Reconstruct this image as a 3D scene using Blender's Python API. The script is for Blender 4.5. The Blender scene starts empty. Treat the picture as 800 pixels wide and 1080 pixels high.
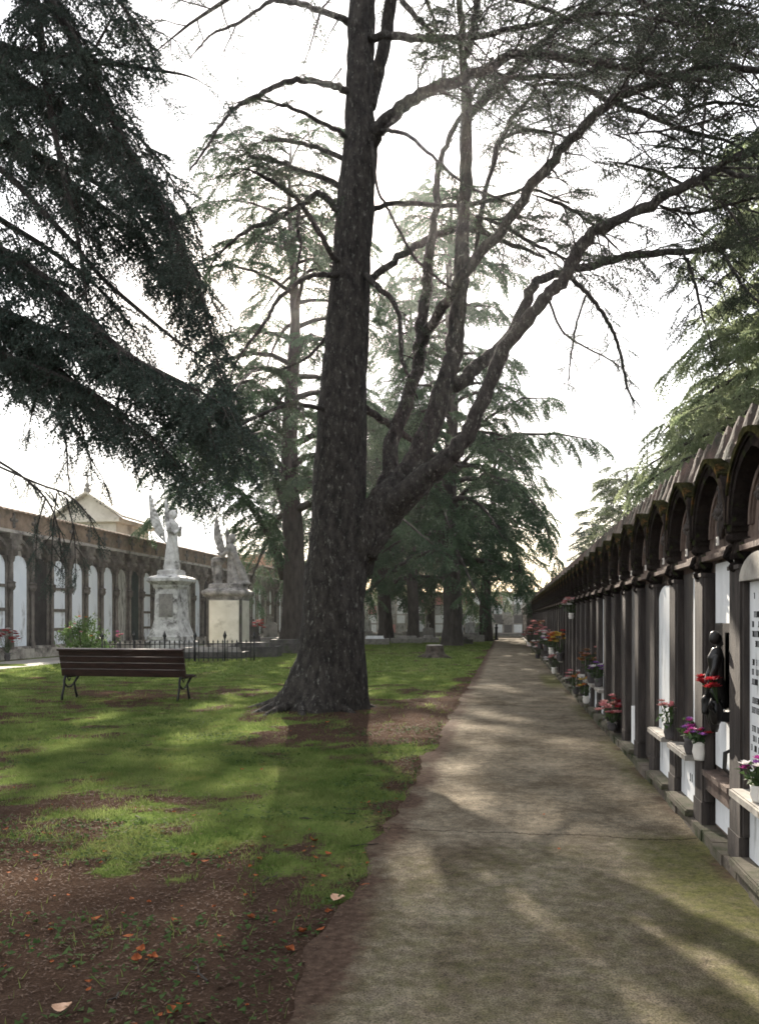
import bpy, math, random
import numpy as np
from mathutils import Vector, Matrix
R = math.radians
C = bpy.context.scene.collection
rng = np.random.default_rng(7)
random.seed(7)
UP = Vector((0, 0, 1))

# ------------------------------------------------------------------ camera frame (used to place things at true distances)
F, HX, HY, EYE = 880.0, 400.0, 654.0, 1.5
TH = R(8.6)
FWD = Vector((-math.sin(TH), math.cos(TH), 0)); RGT = Vector((math.cos(TH), math.sin(TH), 0))
def P(px, py, d):
    return Vector((0, 0, EYE)) + FWD * d + RGT * ((px - HX) / F * d) + UP * ((HY - py) / F * d)
def G(px, py):
    v = P(px, py, EYE * F / (py - HY)); v.z = 0; return v
def XY(px, d, z=0.0):
    v = P(px, HY, d); v.z = z; return v

# ------------------------------------------------------------------ materials
def mat(name, c1, c2=None, scale=5.0, rough=.85, bump=0.0, bscale=30.0, c3=None, c3_scale=1.2, c3_amt=.5, stretch=None, spec=.3, metal=0.0,
        transl=0.0, detail=6.0, bdist=.03):
    m = bpy.data.materials.new(name); m.use_nodes = True
    nt = m.node_tree; N = nt.nodes; L = nt.links
    b = N['Principled BSDF']; out = N['Material Output']
    b.inputs['Roughness'].default_value = rough; b.inputs['Metallic'].default_value = metal
    b.inputs['Specular IOR Level'].default_value = spec
    c4 = lambda c: (*c, 1.0)
    tc = N.new('ShaderNodeTexCoord'); src = tc.outputs['Object']
    if stretch:
        mp = N.new('ShaderNodeMapping'); mp.inputs['Scale'].default_value = stretch; L.new(src, mp.inputs['Vector']); src = mp.outputs['Vector']
    col = None
    if c2 is None:
        b.inputs['Base Color'].default_value = c4(c1)
    else:
        n = N.new('ShaderNodeTexNoise'); n.inputs['Scale'].default_value = scale; n.inputs['Detail'].default_value = detail
        n.inputs['Roughness'].default_value = .62
        L.new(src, n.inputs['Vector'])
        r = N.new('ShaderNodeValToRGB'); r.color_ramp.elements[0].position = .36; r.color_ramp.elements[1].position = .66
        r.color_ramp.elements[0].color = c4(c1); r.color_ramp.elements[1].color = c4(c2)
        L.new(n.outputs['Fac'], r.inputs['Fac']); col = r.outputs['Color']
        if c3 is not None:
            n3 = N.new('ShaderNodeTexNoise'); n3.inputs['Scale'].default_value = c3_scale; n3.inputs['Detail'].default_value = 8
            n3.inputs['Roughness'].default_value = .7
            L.new(src, n3.inputs['Vector'])
            r3 = N.new('ShaderNodeValToRGB'); r3.color_ramp.elements[0].position = .62 - .25 * c3_amt; r3.color_ramp.elements[1].position = .74 - .2 * c3_amt
            L.new(n3.outputs['Fac'], r3.inputs['Fac'])
            mx = N.new('ShaderNodeMix'); mx.data_type = 'RGBA'
            L.new(r3.outputs['Color'], mx.inputs['Factor']); L.new(col, mx.inputs['A']); mx.inputs['B'].default_value = c4(c3)
            col = mx.outputs['Result']
        L.new(col, b.inputs['Base Color'])
    if bump:
        nb = N.new('ShaderNodeTexNoise'); nb.inputs['Scale'].default_value = bscale; nb.inputs['Detail'].default_value = 8
        nb.inputs['Roughness'].default_value = .65
        L.new(src, nb.inputs['Vector'])
        bp = N.new('ShaderNodeBump'); bp.inputs['Strength'].default_value = bump; bp.inputs['Distance'].default_value = bdist
        L.new(nb.outputs['Fac'], bp.inputs['Height']); L.new(bp.outputs['Normal'], b.inputs['Normal'])
    if transl:
        t = N.new('ShaderNodeBsdfTranslucent'); mxs = N.new('ShaderNodeMixShader'); mxs.inputs['Fac'].default_value = transl
        if col is not None: L.new(col, t.inputs['Color'])
        else: t.inputs['Color'].default_value = c4(c1)
        L.new(b.outputs['BSDF'], mxs.inputs[1]); L.new(t.outputs['BSDF'], mxs.inputs[2]); L.new(mxs.outputs['Shader'], out.inputs['Surface'])
    return m

M = {}
M['bark'] = mat('bark', (.019, .0165, .0145), (.070, .061, .053), scale=11, rough=.95, bump=1.0, bscale=20, bdist=.09, c3=(.22, .215, .185), c3_scale=19, c3_amt=.22, stretch=(1, 1, .45))
M['bark_far'] = mat('bark_far', (.035, .030, .026), (.08, .07, .06), scale=6, rough=.95, bump=.8, bscale=10, stretch=(1, 1, .3))
M['twig'] = mat('twig', (.022, .018, .015), (.05, .043, .036), scale=12, rough=.9)
M['needle_main'] = mat('needle_main', (.032, .046, .028), (.080, .100, .058), scale=1.3, rough=.6, transl=.3)
M['needle_dark'] = mat('needle_dark', (.028, .046, .036), (.070, .098, .074), scale=1.2, rough=.6, transl=.25)
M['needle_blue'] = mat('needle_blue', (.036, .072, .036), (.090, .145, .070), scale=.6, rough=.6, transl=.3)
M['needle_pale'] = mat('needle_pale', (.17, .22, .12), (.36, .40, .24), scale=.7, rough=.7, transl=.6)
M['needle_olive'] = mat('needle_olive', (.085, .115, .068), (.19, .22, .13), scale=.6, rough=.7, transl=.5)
M['wall_stone'] = mat('wall_stone', (.085, .060, .049), (.20, .145, .115), scale=3.0, rough=.9, bump=.5, bscale=24, c3=(.035, .027, .024), c3_scale=2.2, c3_amt=.45, stretch=(1.5, 1.5, .7))
M['pilaster'] = mat('pilaster', (.029, .024, .0215), (.074, .061, .053), scale=5, rough=.85, bump=.45, bscale=22, c3=(.028, .022, .021), c3_scale=3.2, c3_amt=.5, stretch=(3, 3, .45))
M['hood'] = mat('hood', (.011, .009, .0085), (.030, .024, .021), scale=6, rough=1, spec=0, bump=.7, bscale=20, c3=(.045, .060, .018), c3_scale=7, c3_amt=.25)
M['moss'] = mat('moss', (.010, .011, .006), (.036, .034, .014), scale=18, rough=1, spec=0, bump=1, bscale=60, c3=(.16, .075, .025), c3_scale=7, c3_amt=.2)
M['tile'] = mat('tile', (.045, .032, .027), (.135, .088, .070), scale=4, rough=.9, bump=.6, bscale=30, c3=(.028, .028, .019), c3_scale=3, c3_amt=.7)
M['marble'] = mat('marble', (.66, .67, .67), (.82, .83, .83), scale=3, rough=.5, c3=(.33, .33, .31), c3_scale=4, c3_amt=.2, stretch=(2, 2, .6))
M['marble_old'] = mat('marble_old', (.26, .26, .24), (.52, .51, .47), scale=3, rough=.7, c3=(.10, .095, .08), c3_scale=3.5, c3_amt=.5, stretch=(2, 2, .5))
M['slab_grey'] = mat('slab_grey', (.10, .095, .09), (.24, .22, .205), scale=4, rough=.6, c3=(.05, .045, .04), c3_scale=4, c3_amt=.4, stretch=(3, 3, .5))
M['slab_dark'] = mat('slab_dark', (.030, .026, .025), (.075, .064, .058), scale=5, rough=.45, c3=(.11, .085, .07), c3_scale=3, c3_amt=.15, stretch=(3, 3, .5))
M['slab_rust'] = mat('slab_rust', (.12, .045, .028), (.19, .085, .055), scale=4, rough=.8)
M['sill'] = mat('sill', (.22, .20, .175), (.44, .41, .36), scale=6, rough=.6, c3=(.20, .17, .13), c3_scale=7, c3_amt=.25)
M['plinth'] = mat('plinth', (.085, .070, .055), (.18, .15, .12), scale=5, rough=.95, bump=.6, bscale=30, c3=(.035, .042, .016), c3_scale=2.5, c3_amt=.75)
M['bronze'] = mat('bronze', (.007, .0065, .0065), (.020, .018, .018), scale=8, rough=.36, spec=.5, metal=.3)
M['iron'] = mat('iron', (.014, .014, .015), (.03, .029, .028), scale=8, rough=.6)
M['ink'] = mat('ink', (.03, .03, .03))
M['gal_stone'] = mat('gal_stone', (.30, .275, .245), (.52, .48, .43), scale=1.6, rough=.9, bump=.4, bscale=14, c3=(.055, .05, .046), c3_scale=.9, c3_amt=.45)
M['gal_dark'] = mat('gal_dark', (.075, .066, .058), (.21, .185, .16), scale=2.5, rough=.9, bump=.4, bscale=14, c3=(.20, .175, .15), c3_scale=1.6, c3_amt=.25)
M['gal_tile'] = mat('gal_tile', (.17, .12, .085), (.30, .22, .16), scale=2.5, rough=.9, c3=(.10, .095, .07), c3_scale=1, c3_amt=.4)
M['gal_white'] = mat('gal_white', (.70, .75, .81), (.80, .84, .89), scale=1.6, rough=.45, c3=(.30, .31, .32), c3_scale=1.5, c3_amt=.2, stretch=(1, 1, .5))
M['door_green'] = mat('door_green', (.014, .026, .024), (.030, .045, .041), scale=4, rough=.6)
M['dark_void'] = mat('dark_void', (.02, .018, .017), (.045, .04, .037), scale=3, rough=.9)
M['chapel'] = mat('chapel', (.48, .44, .37), (.62, .58, .50), scale=1.2, rough=.9, c3=(.26, .23, .19), c3_scale=.9, c3_amt=.35)
M['statue'] = mat('statue', (.34, .33, .31), (.60, .59, .56), scale=3.5, rough=.8, bump=.3, bscale=22, c3=(.085, .08, .072), c3_scale=2.4, c3_amt=.5)
M['statue_dark'] = mat('statue_dark', (.15, .14, .13), (.38, .36, .33), scale=3.2, rough=.85, bump=.3, bscale=20, c3=(.05, .047, .042), c3_scale=2.2, c3_amt=.5)
M['panel_cream'] = mat('panel_cream', (.50, .47, .38), (.64, .61, .52), scale=1.3, rough=.7, c3=(.36, .33, .26), c3_scale=1.5, c3_amt=.25)
M['wood_red'] = mat('wood_red', (.016, .0085, .007), (.042, .019, .015), scale=5, rough=.5, spec=.25, stretch=(1, 8, 8), bump=.15, bscale=30)
M['stone_dark'] = mat('stone_dark', (.04, .037, .034), (.10, .092, .083), scale=4, rough=.85, bump=.4, bscale=20, c3=(.05, .06, .03), c3_scale=3, c3_amt=.3)
M['stone_mid'] = mat('stone_mid', (.16, .15, .135), (.32, .30, .27), scale=4, rough=.85, bump=.4, bscale=20, c3=(.07, .07, .05), c3_scale=2, c3_amt=.4)
M['stump'] = mat('stump', (.035, .028, .023), (.10, .082, .066), scale=7, rough=.95, bump=.8, bscale=15)
M['stump_top'] = mat('stump_top', (.22, .20, .17), (.40, .37, .32), scale=9, rough=.95)
M['leaf'] = mat('leaf_green', (.03, .06, .02), (.08, .13, .04), scale=9, rough=.6, transl=.3)
M['rose_leaf'] = mat('rose_leaf', (.05, .10, .03), (.14, .22, .06), scale=2.5, rough=.6, transl=.35)
def flower(name, c): M[name] = mat('petal_' + name, tuple(x * .75 for x in c), c, scale=40, rough=.7, transl=.25)
flower('white', (.75, .72, .70)); flower('red', (.40, .03, .04)); flower('pink', (.60, .24, .26)); flower('magenta', (.42, .06, .28))
flower('orange', (.58, .20, .06)); flower('yellow', (.62, .46, .10)); flower('purple', (.26, .10, .35)); flower('rose', (.62, .32, .30)); flower('brown', (.22, .12, .06))
M['ceramic'] = mat('ceramic', (.66, .62, .56), (.78, .75, .70), scale=8, rough=.4)
M['pot_dark'] = mat('pot_dark', (.05, .045, .045), (.11, .10, .10), scale=8, rough=.5)
M['leaf_orange'] = mat('leaf_orange', (.16, .045, .02), (.34, .115, .045), scale=30, rough=.9, spec=.05)
M['leaf_tan'] = mat('leaf_tan', (.40, .24, .15), (.55, .36, .25), scale=30, rough=.7)

# ------------------------------------------------------------------ mesh collecting
class MB:
    def __init__(s): s.v = []; s.f = []; s.mi = []; s.cur = 0
    def m(s, i): s.cur = i; return s
    def add(s, vs, fs):
        o = len(s.v); s.v.extend([tuple(v) for v in vs]); s.f.extend([tuple(i + o for i in f) for f in fs]); s.mi.extend([s.cur] * len(fs)); return s
    def box(s, x0, x1, y0, y1, z0, z1, mx=None, taper=0.0):
        t = taper
        vs = [Vector(p) for p in ((x0, y0, z0), (x1, y0, z0), (x1, y1, z0), (x0, y1, z0), (x0 + t, y0 + t, z1), (x1 - t, y0 + t, z1), (x1 - t, y1 - t, z1), (x0 + t, y1 - t, z1))]
        if mx is not None: vs = [mx @ v for v in vs]
        return s.add(vs, [(0, 3, 2, 1), (4, 5, 6, 7), (0, 1, 5, 4), (1, 2, 6, 5), (2, 3, 7, 6), (3, 0, 4, 7)])
    def tube(s, pts, rad, n=6, cap=True):
        pts = [Vector(p) for p in pts]; k = len(pts)
        if not hasattr(rad, '__len__'): rad = [rad] * k
        vs = []; a = None
        for i in range(k):
            t = (pts[min(i + 1, k - 1)] - pts[max(i - 1, 0)])
            if t.length < 1e-9: t = Vector((0, 0, 1))
            t.normalize()
            if a is None:
                a = t.orthogonal().normalized()
            else:
                a = (a - t * a.dot(t))
                if a.length < 1e-6: a = t.orthogonal()
                a.normalize()
            b = t.cross(a)
            for j in range(n):
                q = 2 * math.pi * j / n
                vs.append(pts[i] + (a * math.cos(q) + b * math.sin(q)) * rad[i])
        fs = [(i * n + j, i * n + (j + 1) % n, (i + 1) * n + (j + 1) % n, (i + 1) * n + j) for i in range(k - 1) for j in range(n)]
        if cap: fs += [tuple(range(n))[::-1], tuple((k - 1) * n + j for j in range(n))]
        return s.add(vs, fs)
    def lathe(s, prof, n=16, loc=(0, 0, 0), sx=1.0, sy=1.0, fn=None):
        vs = []; k = len(prof); l = Vector(loc)
        for r, z in prof:
            for j in range(n):
                q = 2 * math.pi * j / n; rr = r * (fn(q, z) if fn else 1)
                vs.append(l + Vector((rr * math.cos(q) * sx, rr * math.sin(q) * sy, z)))
        fs = [(i * n + j, i * n + (j + 1) % n, (i + 1) * n + (j + 1) % n, (i + 1) * n + j) for i in range(k - 1) for j in range(n)]
        fs += [tuple(range(n))[::-1], tuple((k - 1) * n + j for j in range(n))]
        return s.add(vs, fs)
    def ball(s, c, r, n=10, m=6, sc=(1, 1, 1)):
        c = Vector(c)
        prof = [(max(.02, math.sin(math.pi * i / m)) * r, -math.cos(math.pi * i / m) * r) for i in range(m + 1)]
        vs = []
        for rr, z in prof:
            for j in range(n):
                q = 2 * math.pi * j / n
                vs.append(c + Vector((rr * math.cos(q) * sc[0], rr * math.sin(q) * sc[1], z * sc[2])))
        fs = [(i * n + j, i * n + (j + 1) % n, (i + 1) * n + (j + 1) % n, (i + 1) * n + j) for i in range(m) for j in range(n)]
        fs += [tuple(range(n))[::-1], tuple(m * n + j for j in range(n))]
        return s.add(vs, fs)
    def prism(s, poly, fn0, fn1):
        n = len(poly); vs = [fn0(*p) for p in poly] + [fn1(*p) for p in poly]
        return s.add(vs, [tuple(range(n))[::-1], tuple(range(n, 2 * n))] + [(i, (i + 1) % n, n + (i + 1) % n, n + i) for i in range(n)])
    def build(s, name, mats, parent=None, smooth=False, loc=None):
        me = bpy.data.meshes.new(name); me.from_pydata(s.v, [], s.f)
        for m_ in (mats if isinstance(mats, (list, tuple)) else [mats]): me.materials.append(m_)
        if any(s.mi): me.polygons.foreach_set('material_index', s.mi)
        if smooth: me.polygons.foreach_set('use_smooth', [True] * len(s.f))
        me.update()
        o = bpy.data.objects.new(name, me); C.objects.link(o)
        if parent is not None: o.parent = parent
        if loc is not None: o.location = loc
        return o
def empty(name, loc=(0, 0, 0), rz=0.0):
    o = bpy.data.objects.new(name, None); C.objects.link(o); o.location = loc; o.rotation_euler = (0, 0, rz); o.empty_display_size = .2
    return o
def tag(o, label=None, cat=None, group=None, kind=None):
    if label: o['label'] = label
    if cat: o['category'] = cat
    if group: o['group'] = group
    if kind: o['kind'] = kind
    return o
def cp(o, parent, loc=None, rz=None, material=None):
    c = o.copy(); C.objects.link(c); c.parent = parent
    if loc is not None: c.location = loc
    if rz is not None: c.rotation_euler = (0, 0, rz)
    if material is not None:
        c.material_slots[0].link = 'OBJECT'; c.material_slots[0].material = material
    return c
def copy_tree(o, parent=None):
    c = o.copy(); C.objects.link(c); c.parent = parent
    for ch in list(o.children): copy_tree(ch, c)
    return c

# ------------------------------------------------------------------ value noise in numpy
_perm = np.random.default_rng(3).random((256, 256))
def vnoise(x, y):
    xi = np.floor(x).astype(int); yi = np.floor(y).astype(int); fx = x - xi; fy = y - yi
    fx = fx * fx * (3 - 2 * fx); fy = fy * fy * (3 - 2 * fy)
    g = lambda a, b: _perm[a % 256, b % 256]
    return (g(xi, yi) * (1 - fx) + g(xi + 1, yi) * fx) * (1 - fy) + (g(xi, yi + 1) * (1 - fx) + g(xi + 1, yi + 1) * fx) * fy
def fbm(x, y, o=4):
    s = 0; a = .5
    for i in range(o): s = s + a * vnoise(x * 2 ** i + 17.3 * i, y * 2 ** i + 9.1 * i); a *= .5
    return s / (1 - .5 ** o)
def sm(e0, e1, x):
    t = np.clip((x - e0) / (e1 - e0), 0, 1); return t * t * (3 - 2 * t)
SUNX, SUNY = 371, 230
SKY_STRENGTH, SUN_STRENGTH, EXPOSURE, FILTERW = .055, 5.0, 1.95, 1.7
CLOUD = (9.0, 9.05, 9.3)
HAZE = 0.00028
# ------------------------------------------------------------------ ground, path, walkway
TRUNK = G(343, 751)
PATH_L, PATH_R = -0.84, 1.30
def path_edge(y): return PATH_L + (.30 * (fbm(y * .9, y * 0 + 3.3) - .5) + .13 * (fbm(y * 3.3, y * 0 + 8.1) - .5)) * sm(26, 12, y) + .045 * (fbm(y * 14.0, y * 0 + 5.1) - .5)
def soil_mask(x, y):
    n = fbm(x * .75 + 5, y * .75 + 2, 5); n2 = fbm(x * 3 + 1, y * 3 + 7, 3)
    near = 1.12 * (1 - sm(3.9, 7.0, y + .22 * (x + 2.5)))
    dx, dy = x - TRUNK.x, y - TRUNK.y
    a = np.sqrt((dx / 1.0) ** 2 + (dy / 1.15) ** 2)
    a = a + 1.6 * (fbm(x * 1.1 + 9, y * .8 + 4, 4) - .5)
    tr = 1.15 * (1 - sm(.5, 2.4, a))
    dxs, dys = x - (TRUNK.x + 1.15), y - (TRUNK.y - 1.7)
    tr2 = .95 * (1 - sm(.2, 2.3, np.sqrt(dxs ** 2 + (dys * .5) ** 2) + 1.4 * (fbm(x * 1.3 + 2, y * .9 + 14, 4) - .5)))
    edge = .8 * sm(-1.5, -.85, x) * (1 - .55 * sm(20, 30, y))
    leftp = .5 * (1 - sm(.5, 2.5, np.sqrt((x + 7.6) ** 2 + (y - 14.5) ** 2 * .3)))
    s = np.maximum.reduce([near, tr, tr2, edge, leftp]) + 1.9 * (n - .5) + 1.5 * (n2 - .5) + .7 * (fbm(x * 9 + 3, y * 7 + 1, 2) - .5)
    s = s + .19
    # ground far beyond lawn is drier
    return np.clip(sm(.12, .98, s), 0, 1)
def ground_z(x, y):
    a = np.sqrt((x - TRUNK.x) ** 2 + (y - TRUNK.y) ** 2)
    z = .10 * np.exp(-(a / 1.6) ** 2) + .05 * (fbm(x * .5, y * .5) - .5) * sm(-1.0, -2.2, x) * sm(40, 20, y)
    z = z + .018 * (fbm(x * 5, y * 5, 3) - .5) * sm(30, 12, y) * sm(-.7, -1.1, x)
    return z * sm(-.75, -1.1, x)
def sheet(name, xs, ys, zf, attrs, m, smooth=True, xfix=None):
    X, Y = np.meshgrid(xs, ys); Z = zf(X, Y)
    if xfix is not None: X = xfix(X, Y)
    V = np.stack([X, Y, Z], -1).reshape(-1, 3); nx, ny = len(xs), len(ys)
    i = np.arange(nx * ny).reshape(ny, nx)
    Fq = np.stack([i[:-1, :-1], i[:-1, 1:], i[1:, 1:], i[1:, :-1]], -1).reshape(-1, 4)
    me = bpy.data.meshes.new(name)
    me.vertices.add(len(V)); me.vertices.foreach_set('co', V.ravel().astype(np.float32))
    me.loops.add(Fq.size); me.loops.foreach_set('vertex_index', Fq.ravel().astype(np.int32))
    me.polygons.add(len(Fq)); me.polygons.foreach_set('loop_start', (np.arange(len(Fq)) * 4).astype(np.int32))
    me.update(calc_edges=True)
    for k, fn in attrs.items():
        at = me.attributes.new(k, 'FLOAT', 'POINT'); at.data.foreach_set('value', fn(X, Y).ravel().astype(np.float32))
    if smooth: me.polygons.foreach_set('use_smooth', np.ones(len(Fq), bool))
    me.materials.append(m)
    o = bpy.data.objects.new(name, me); C.objects.link(o); tag(o, kind='structure'); return o

def ground_material():
    m = bpy.data.materials.new('lawn_and_soil'); m.use_nodes = True; nt = m.node_tree; N = nt.nodes; L = nt.links; b = N['Principled BSDF']
    b.inputs['Roughness'].default_value = 1; b.inputs['Specular IOR Level'].default_value = .0
    tc = N.new('ShaderNodeTexCoord')
    def noise(sc, d=6, ro=.6):
        n = N.new('ShaderNodeTexNoise'); n.inputs['Scale'].default_value = sc; n.inputs['Detail'].default_value = d; n.inputs['Roughness'].default_value = ro
        L.new(tc.outputs['Object'], n.inputs['Vector']); return n.outputs['Fac']
    def ramp(f, stops):
        r = N.new('ShaderNodeValToRGB'); e = r.color_ramp.elements
        while len(e) < len(stops): e.new(.5)
        for i, (p, c) in enumerate(stops): e[i].position = p; e[i].color = (*c, 1)
        L.new(f, r.inputs['Fac']); return r.outputs['Color']
    def mix(f, a, c):
        x = N.new('ShaderNodeMix'); x.data_type = 'RGBA'; L.new(f, x.inputs['Factor']); L.new(a, x.inputs['A']); L.new(c, x.inputs['B']); return x.outputs['Result']
    grass = ramp(noise(1.6), [(.30, (.058, .094, .025)), (.5, (.122, .165, .048)), (.70, (.21, .20, .08))])
    grass2 = ramp(noise(45, 4), [(.35, (.030, .05, .010)), (.65, (.12, .15, .04))])
    gx = N.new('ShaderNodeMix'); gx.data_type = 'RGBA'; gx.inputs['Factor'].default_value = .4; L.new(grass, gx.inputs['A']); L.new(grass2, gx.inputs['B'])
    soil = ramp(noise(3.2, 9, .7), [(.3, (.034, .023, .017)), (.52, (.064, .043, .032)), (.7, (.100, .069, .051))])
    soil2 = ramp(noise(70, 4, .7), [(.38, (.026, .017, .012)), (.55, (.066, .042, .030)), (.72, (.125, .082, .058))])
    sx = N.new('ShaderNodeMix'); sx.data_type = 'RGBA'; sx.inputs['Factor'].default_value = .45; L.new(soil, sx.inputs['A']); L.new(soil2, sx.inputs['B'])
    at = N.new('ShaderNodeAttribute'); at.attribute_name = 'soil'
    # break the edge between the two up finely
    ad = N.new('ShaderNodeMath'); ad.operation = 'ADD'; L.new(at.outputs['Fac'], ad.inputs[0])
    s2 = N.new('ShaderNodeMath'); s2.operation = 'MULTIPLY_ADD'; L.new(noise(22, 5, .7), s2.inputs[0]); s2.inputs[1].default_value = 1.4; s2.inputs[2].default_value = -.7
    L.new(s2.outputs[0], ad.inputs[1])
    rr = ramp(ad.outputs[0], [(.3, (0, 0, 0)), (.7, (1, 1, 1))])
    L.new(mix(rr, gx.outputs['Result'], sx.outputs['Result']), b.inputs['Base Color'])
    bp = N.new('ShaderNodeBump'); bp.inputs['Strength'].default_value = .8; bp.inputs['Distance'].default_value = .03
    L.new(noise(40, 8, .7), bp.inputs['Height']); L.new(bp.outputs['Normal'], b.inputs['Normal'])
    return m
def path_material():
    m = bpy.data.materials.new('worn_concrete'); m.use_nodes = True; nt = m.node_tree; N = nt.nodes; L = nt.links; b = N['Principled BSDF']
    b.inputs['Roughness'].default_value = 1; b.inputs['Specular IOR Level'].default_value = .05
    tc = N.new('ShaderNodeTexCoord')
    def noise(sc, d=6, ro=.6):
        n = N.new('ShaderNodeTexNoise'); n.inputs['Scale'].default_value = sc; n.inputs['Detail'].default_value = d; n.inputs['Roughness'].default_value = ro
        L.new(tc.outputs['Object'], n.inputs['Vector']); return n.outputs['Fac']
    def ramp(f, stops):
        r = N.new('ShaderNodeValToRGB'); e = r.color_ramp.elements
        while len(e) < len(stops): e.new(.5)
        for i, (p, c) in enumerate(stops): e[i].position = p; e[i].color = (*c, 1)
        L.new(f, r.inputs['Fac']); return r.outputs['Color']
    def mix(f, a, c, fac=None, mode='MIX'):
        x = N.new('ShaderNodeMix'); x.data_type = 'RGBA'; x.blend_type = mode
        if f is not None: L.new(f, x.inputs['Factor'])
        else: x.inputs['Factor'].default_value = fac
        L.new(a, x.inputs['A']); L.new(c, x.inputs['B']); return x.outputs['Result']
    base = ramp(noise(1.6, 10, .72), [(.34, (.094, .078, .057)), (.5, (.178, .154, .119)), (.68, (.25, .222, .175))])
    grit = ramp(noise(120, 3, .6), [(.36, (.35, .34, .33)), (.5, (.95, .95, .95)), (.70, (1.55, 1.48, 1.36))])
    base = mix(None, base, grit, .85, 'MULTIPLY')
    stain = ramp(noise(.55, 9, .7), [(.36, (.62, .58, .52)), (.5, (1, 1, 1)), (.68, (1.12, 1.1, 1.06))])
    base = mix(None, base, stain, .9, 'MULTIPLY')
    fine = ramp(noise(14, 8, .7), [(.35, (.55, .54, .52)), (.65, (1.25, 1.23, 1.18))])
    base = mix(None, base, fine, .8, 'MULTIPLY')
    at = N.new('ShaderNodeAttribute'); at.attribute_name = 'mossy'
    mo = ramp(noise(30, 6, .7), [(.35, (.040, .044, .012)), (.65, (.105, .108, .034))])
    ad = N.new('ShaderNodeMath'); ad.operation = 'MULTIPLY_ADD'; L.new(noise(9, 8, .72), ad.inputs[0]); ad.inputs[1].default_value = 1.5; ad.inputs[2].default_value = -.75
    a2 = N.new('ShaderNodeMath'); a2.operation = 'ADD'; L.new(ad.outputs[0], a2.inputs[0]); L.new(at.outputs['Fac'], a2.inputs[1])
    base = mix(ramp(a2.outputs[0], [(.3, (0, 0, 0)), (1.0, (.85, .85, .85))]), base, mo)
    at2 = N.new('ShaderNodeAttribute'); at2.attribute_name = 'dirt'
    so = ramp(noise(25, 6, .7), [(.35, (.040, .026, .019)), (.65, (.10, .068, .05))])
    a3 = N.new('ShaderNodeMath'); a3.operation = 'ADD'; L.new(ad.outputs[0], a3.inputs[0]); L.new(at2.outputs['Fac'], a3.inputs[1])
    base = mix(ramp(a3.outputs[0], [(.35, (0, 0, 0)), (.9, (1, 1, 1))]), base, so)
    # the transverse crack of the slab joint
    sp = N.new('ShaderNodeSeparateXYZ'); L.new(tc.outputs['Object'], sp.inputs[0])
    w = N.new('ShaderNodeMath'); w.operation = 'MULTIPLY_ADD'; L.new(noise(2.5, 6, .7), w.inputs[0]); w.inputs[1].default_value = .34; w.inputs[2].default_value = -CRACK_Y - .17
    y1 = N.new('ShaderNodeMath'); y1.operation = 'ADD'; L.new(sp.outputs['Y'], y1.inputs[0]); L.new(w.outputs[0], y1.inputs[1])
    y2 = N.new('ShaderNodeMath'); y2.operation = 'ABSOLUTE'; L.new(y1.outputs[0], y2.inputs[0])
    ck = ramp(y2.outputs[0], [(.006, (.25, .22, .2)), (.016, (1, 1, 1))])
    base = mix(None, base, ck, .9, 'MULTIPLY')
    L.new(base, b.inputs['Base Color'])
    bp = N.new('ShaderNodeBump'); bp.inputs['Strength'].default_value = .45; bp.inputs['Distance'].default_value = .02
    L.new(noise(55, 8, .75), bp.inputs['Height']); L.new(bp.outputs['Normal'], b.inputs['Normal'])
    return m
CRACK_Y = G(560, 881).y
xs = np.concatenate([np.linspace(-500, -30, 20)[:-1], np.linspace(-30, -9, 60)[:-1], np.arange(-9, 3, .09), np.linspace(3, 30, 20), np.linspace(40, 500, 18)])
ys = np.concatenate([np.linspace(-120, -2, 12)[:-1], np.arange(-2, 20, .10), np.linspace(20, 95, 190), np.linspace(100, 900, 24)])
sheet('ground', xs, ys, ground_z, {'soil': soil_mask}, ground_material())
ps = np.concatenate([np.arange(-6, 20, .1), np.arange(20, 78.2, .5)])
def path_x(X, Y):
    e = path_edge(Y); t = (X - PATH_L) / (PATH_R + .02 - PATH_L); return e + t * (PATH_R + .02 - e)
def mossy(X, Y):
    Xf = path_x(X, Y)
    a = .95 * sm(.2, 1.15, Xf + .8 * (fbm(Y * .8, Xf * .8) - .5)) * sm(CRACK_Y + .6, CRACK_Y - .4, Y) * (1 - .4 * sm(3.0, 1.5, Y))
    b = .75 * sm(.85, 1.3, Xf) * sm(.35, .6, fbm(Y * .7 + 4, Xf * 0))
    c = .45 * (1 - sm(.3, 1.0, np.sqrt((Xf - .25) ** 2 + (Y - CRACK_Y + .7) ** 2)))
    d = .9 * sm(.7, 1.0, Xf) * (1 - sm(1, 4, np.abs(Y - 21)))
    e = .45 * sm(CRACK_Y, CRACK_Y - 1, Y)
    return np.maximum.reduce([a, b, c, d, e])
def dirt(X, Y):
    Xf = path_x(X, Y); return (1 - sm(0, .40, Xf - path_edge(Y))) * (.35 + 1.3 * fbm(Y * 2.2 + 6, Xf * 2.2 + 1, 3)) + .8 * sm(1.1, 1.3, Xf) * sm(.45, .6, fbm(Y * 1.3, Xf * 0 + 3))
sheet('path', np.linspace(PATH_L, PATH_R + .02, 30), ps, lambda X, Y: .012 + .012 * (fbm(X * 1.2, Y * 1.2) - .5) + X * 0, {'mossy': mossy, 'dirt': dirt}, path_material(), xfix=path_x)
road_m = mat('walkway_gravel', (.22, .205, .18), (.34, .32, .29), scale=4, rough=.95, bump=.4, bscale=40, c3=(.16, .14, .11), c3_scale=.6, c3_amt=.3)
sheet('walkway', np.linspace(-17.9, -15.2, 6), np.linspace(10, 76, 60), lambda X, Y: .006 + X * 0, {}, road_m)
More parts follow.
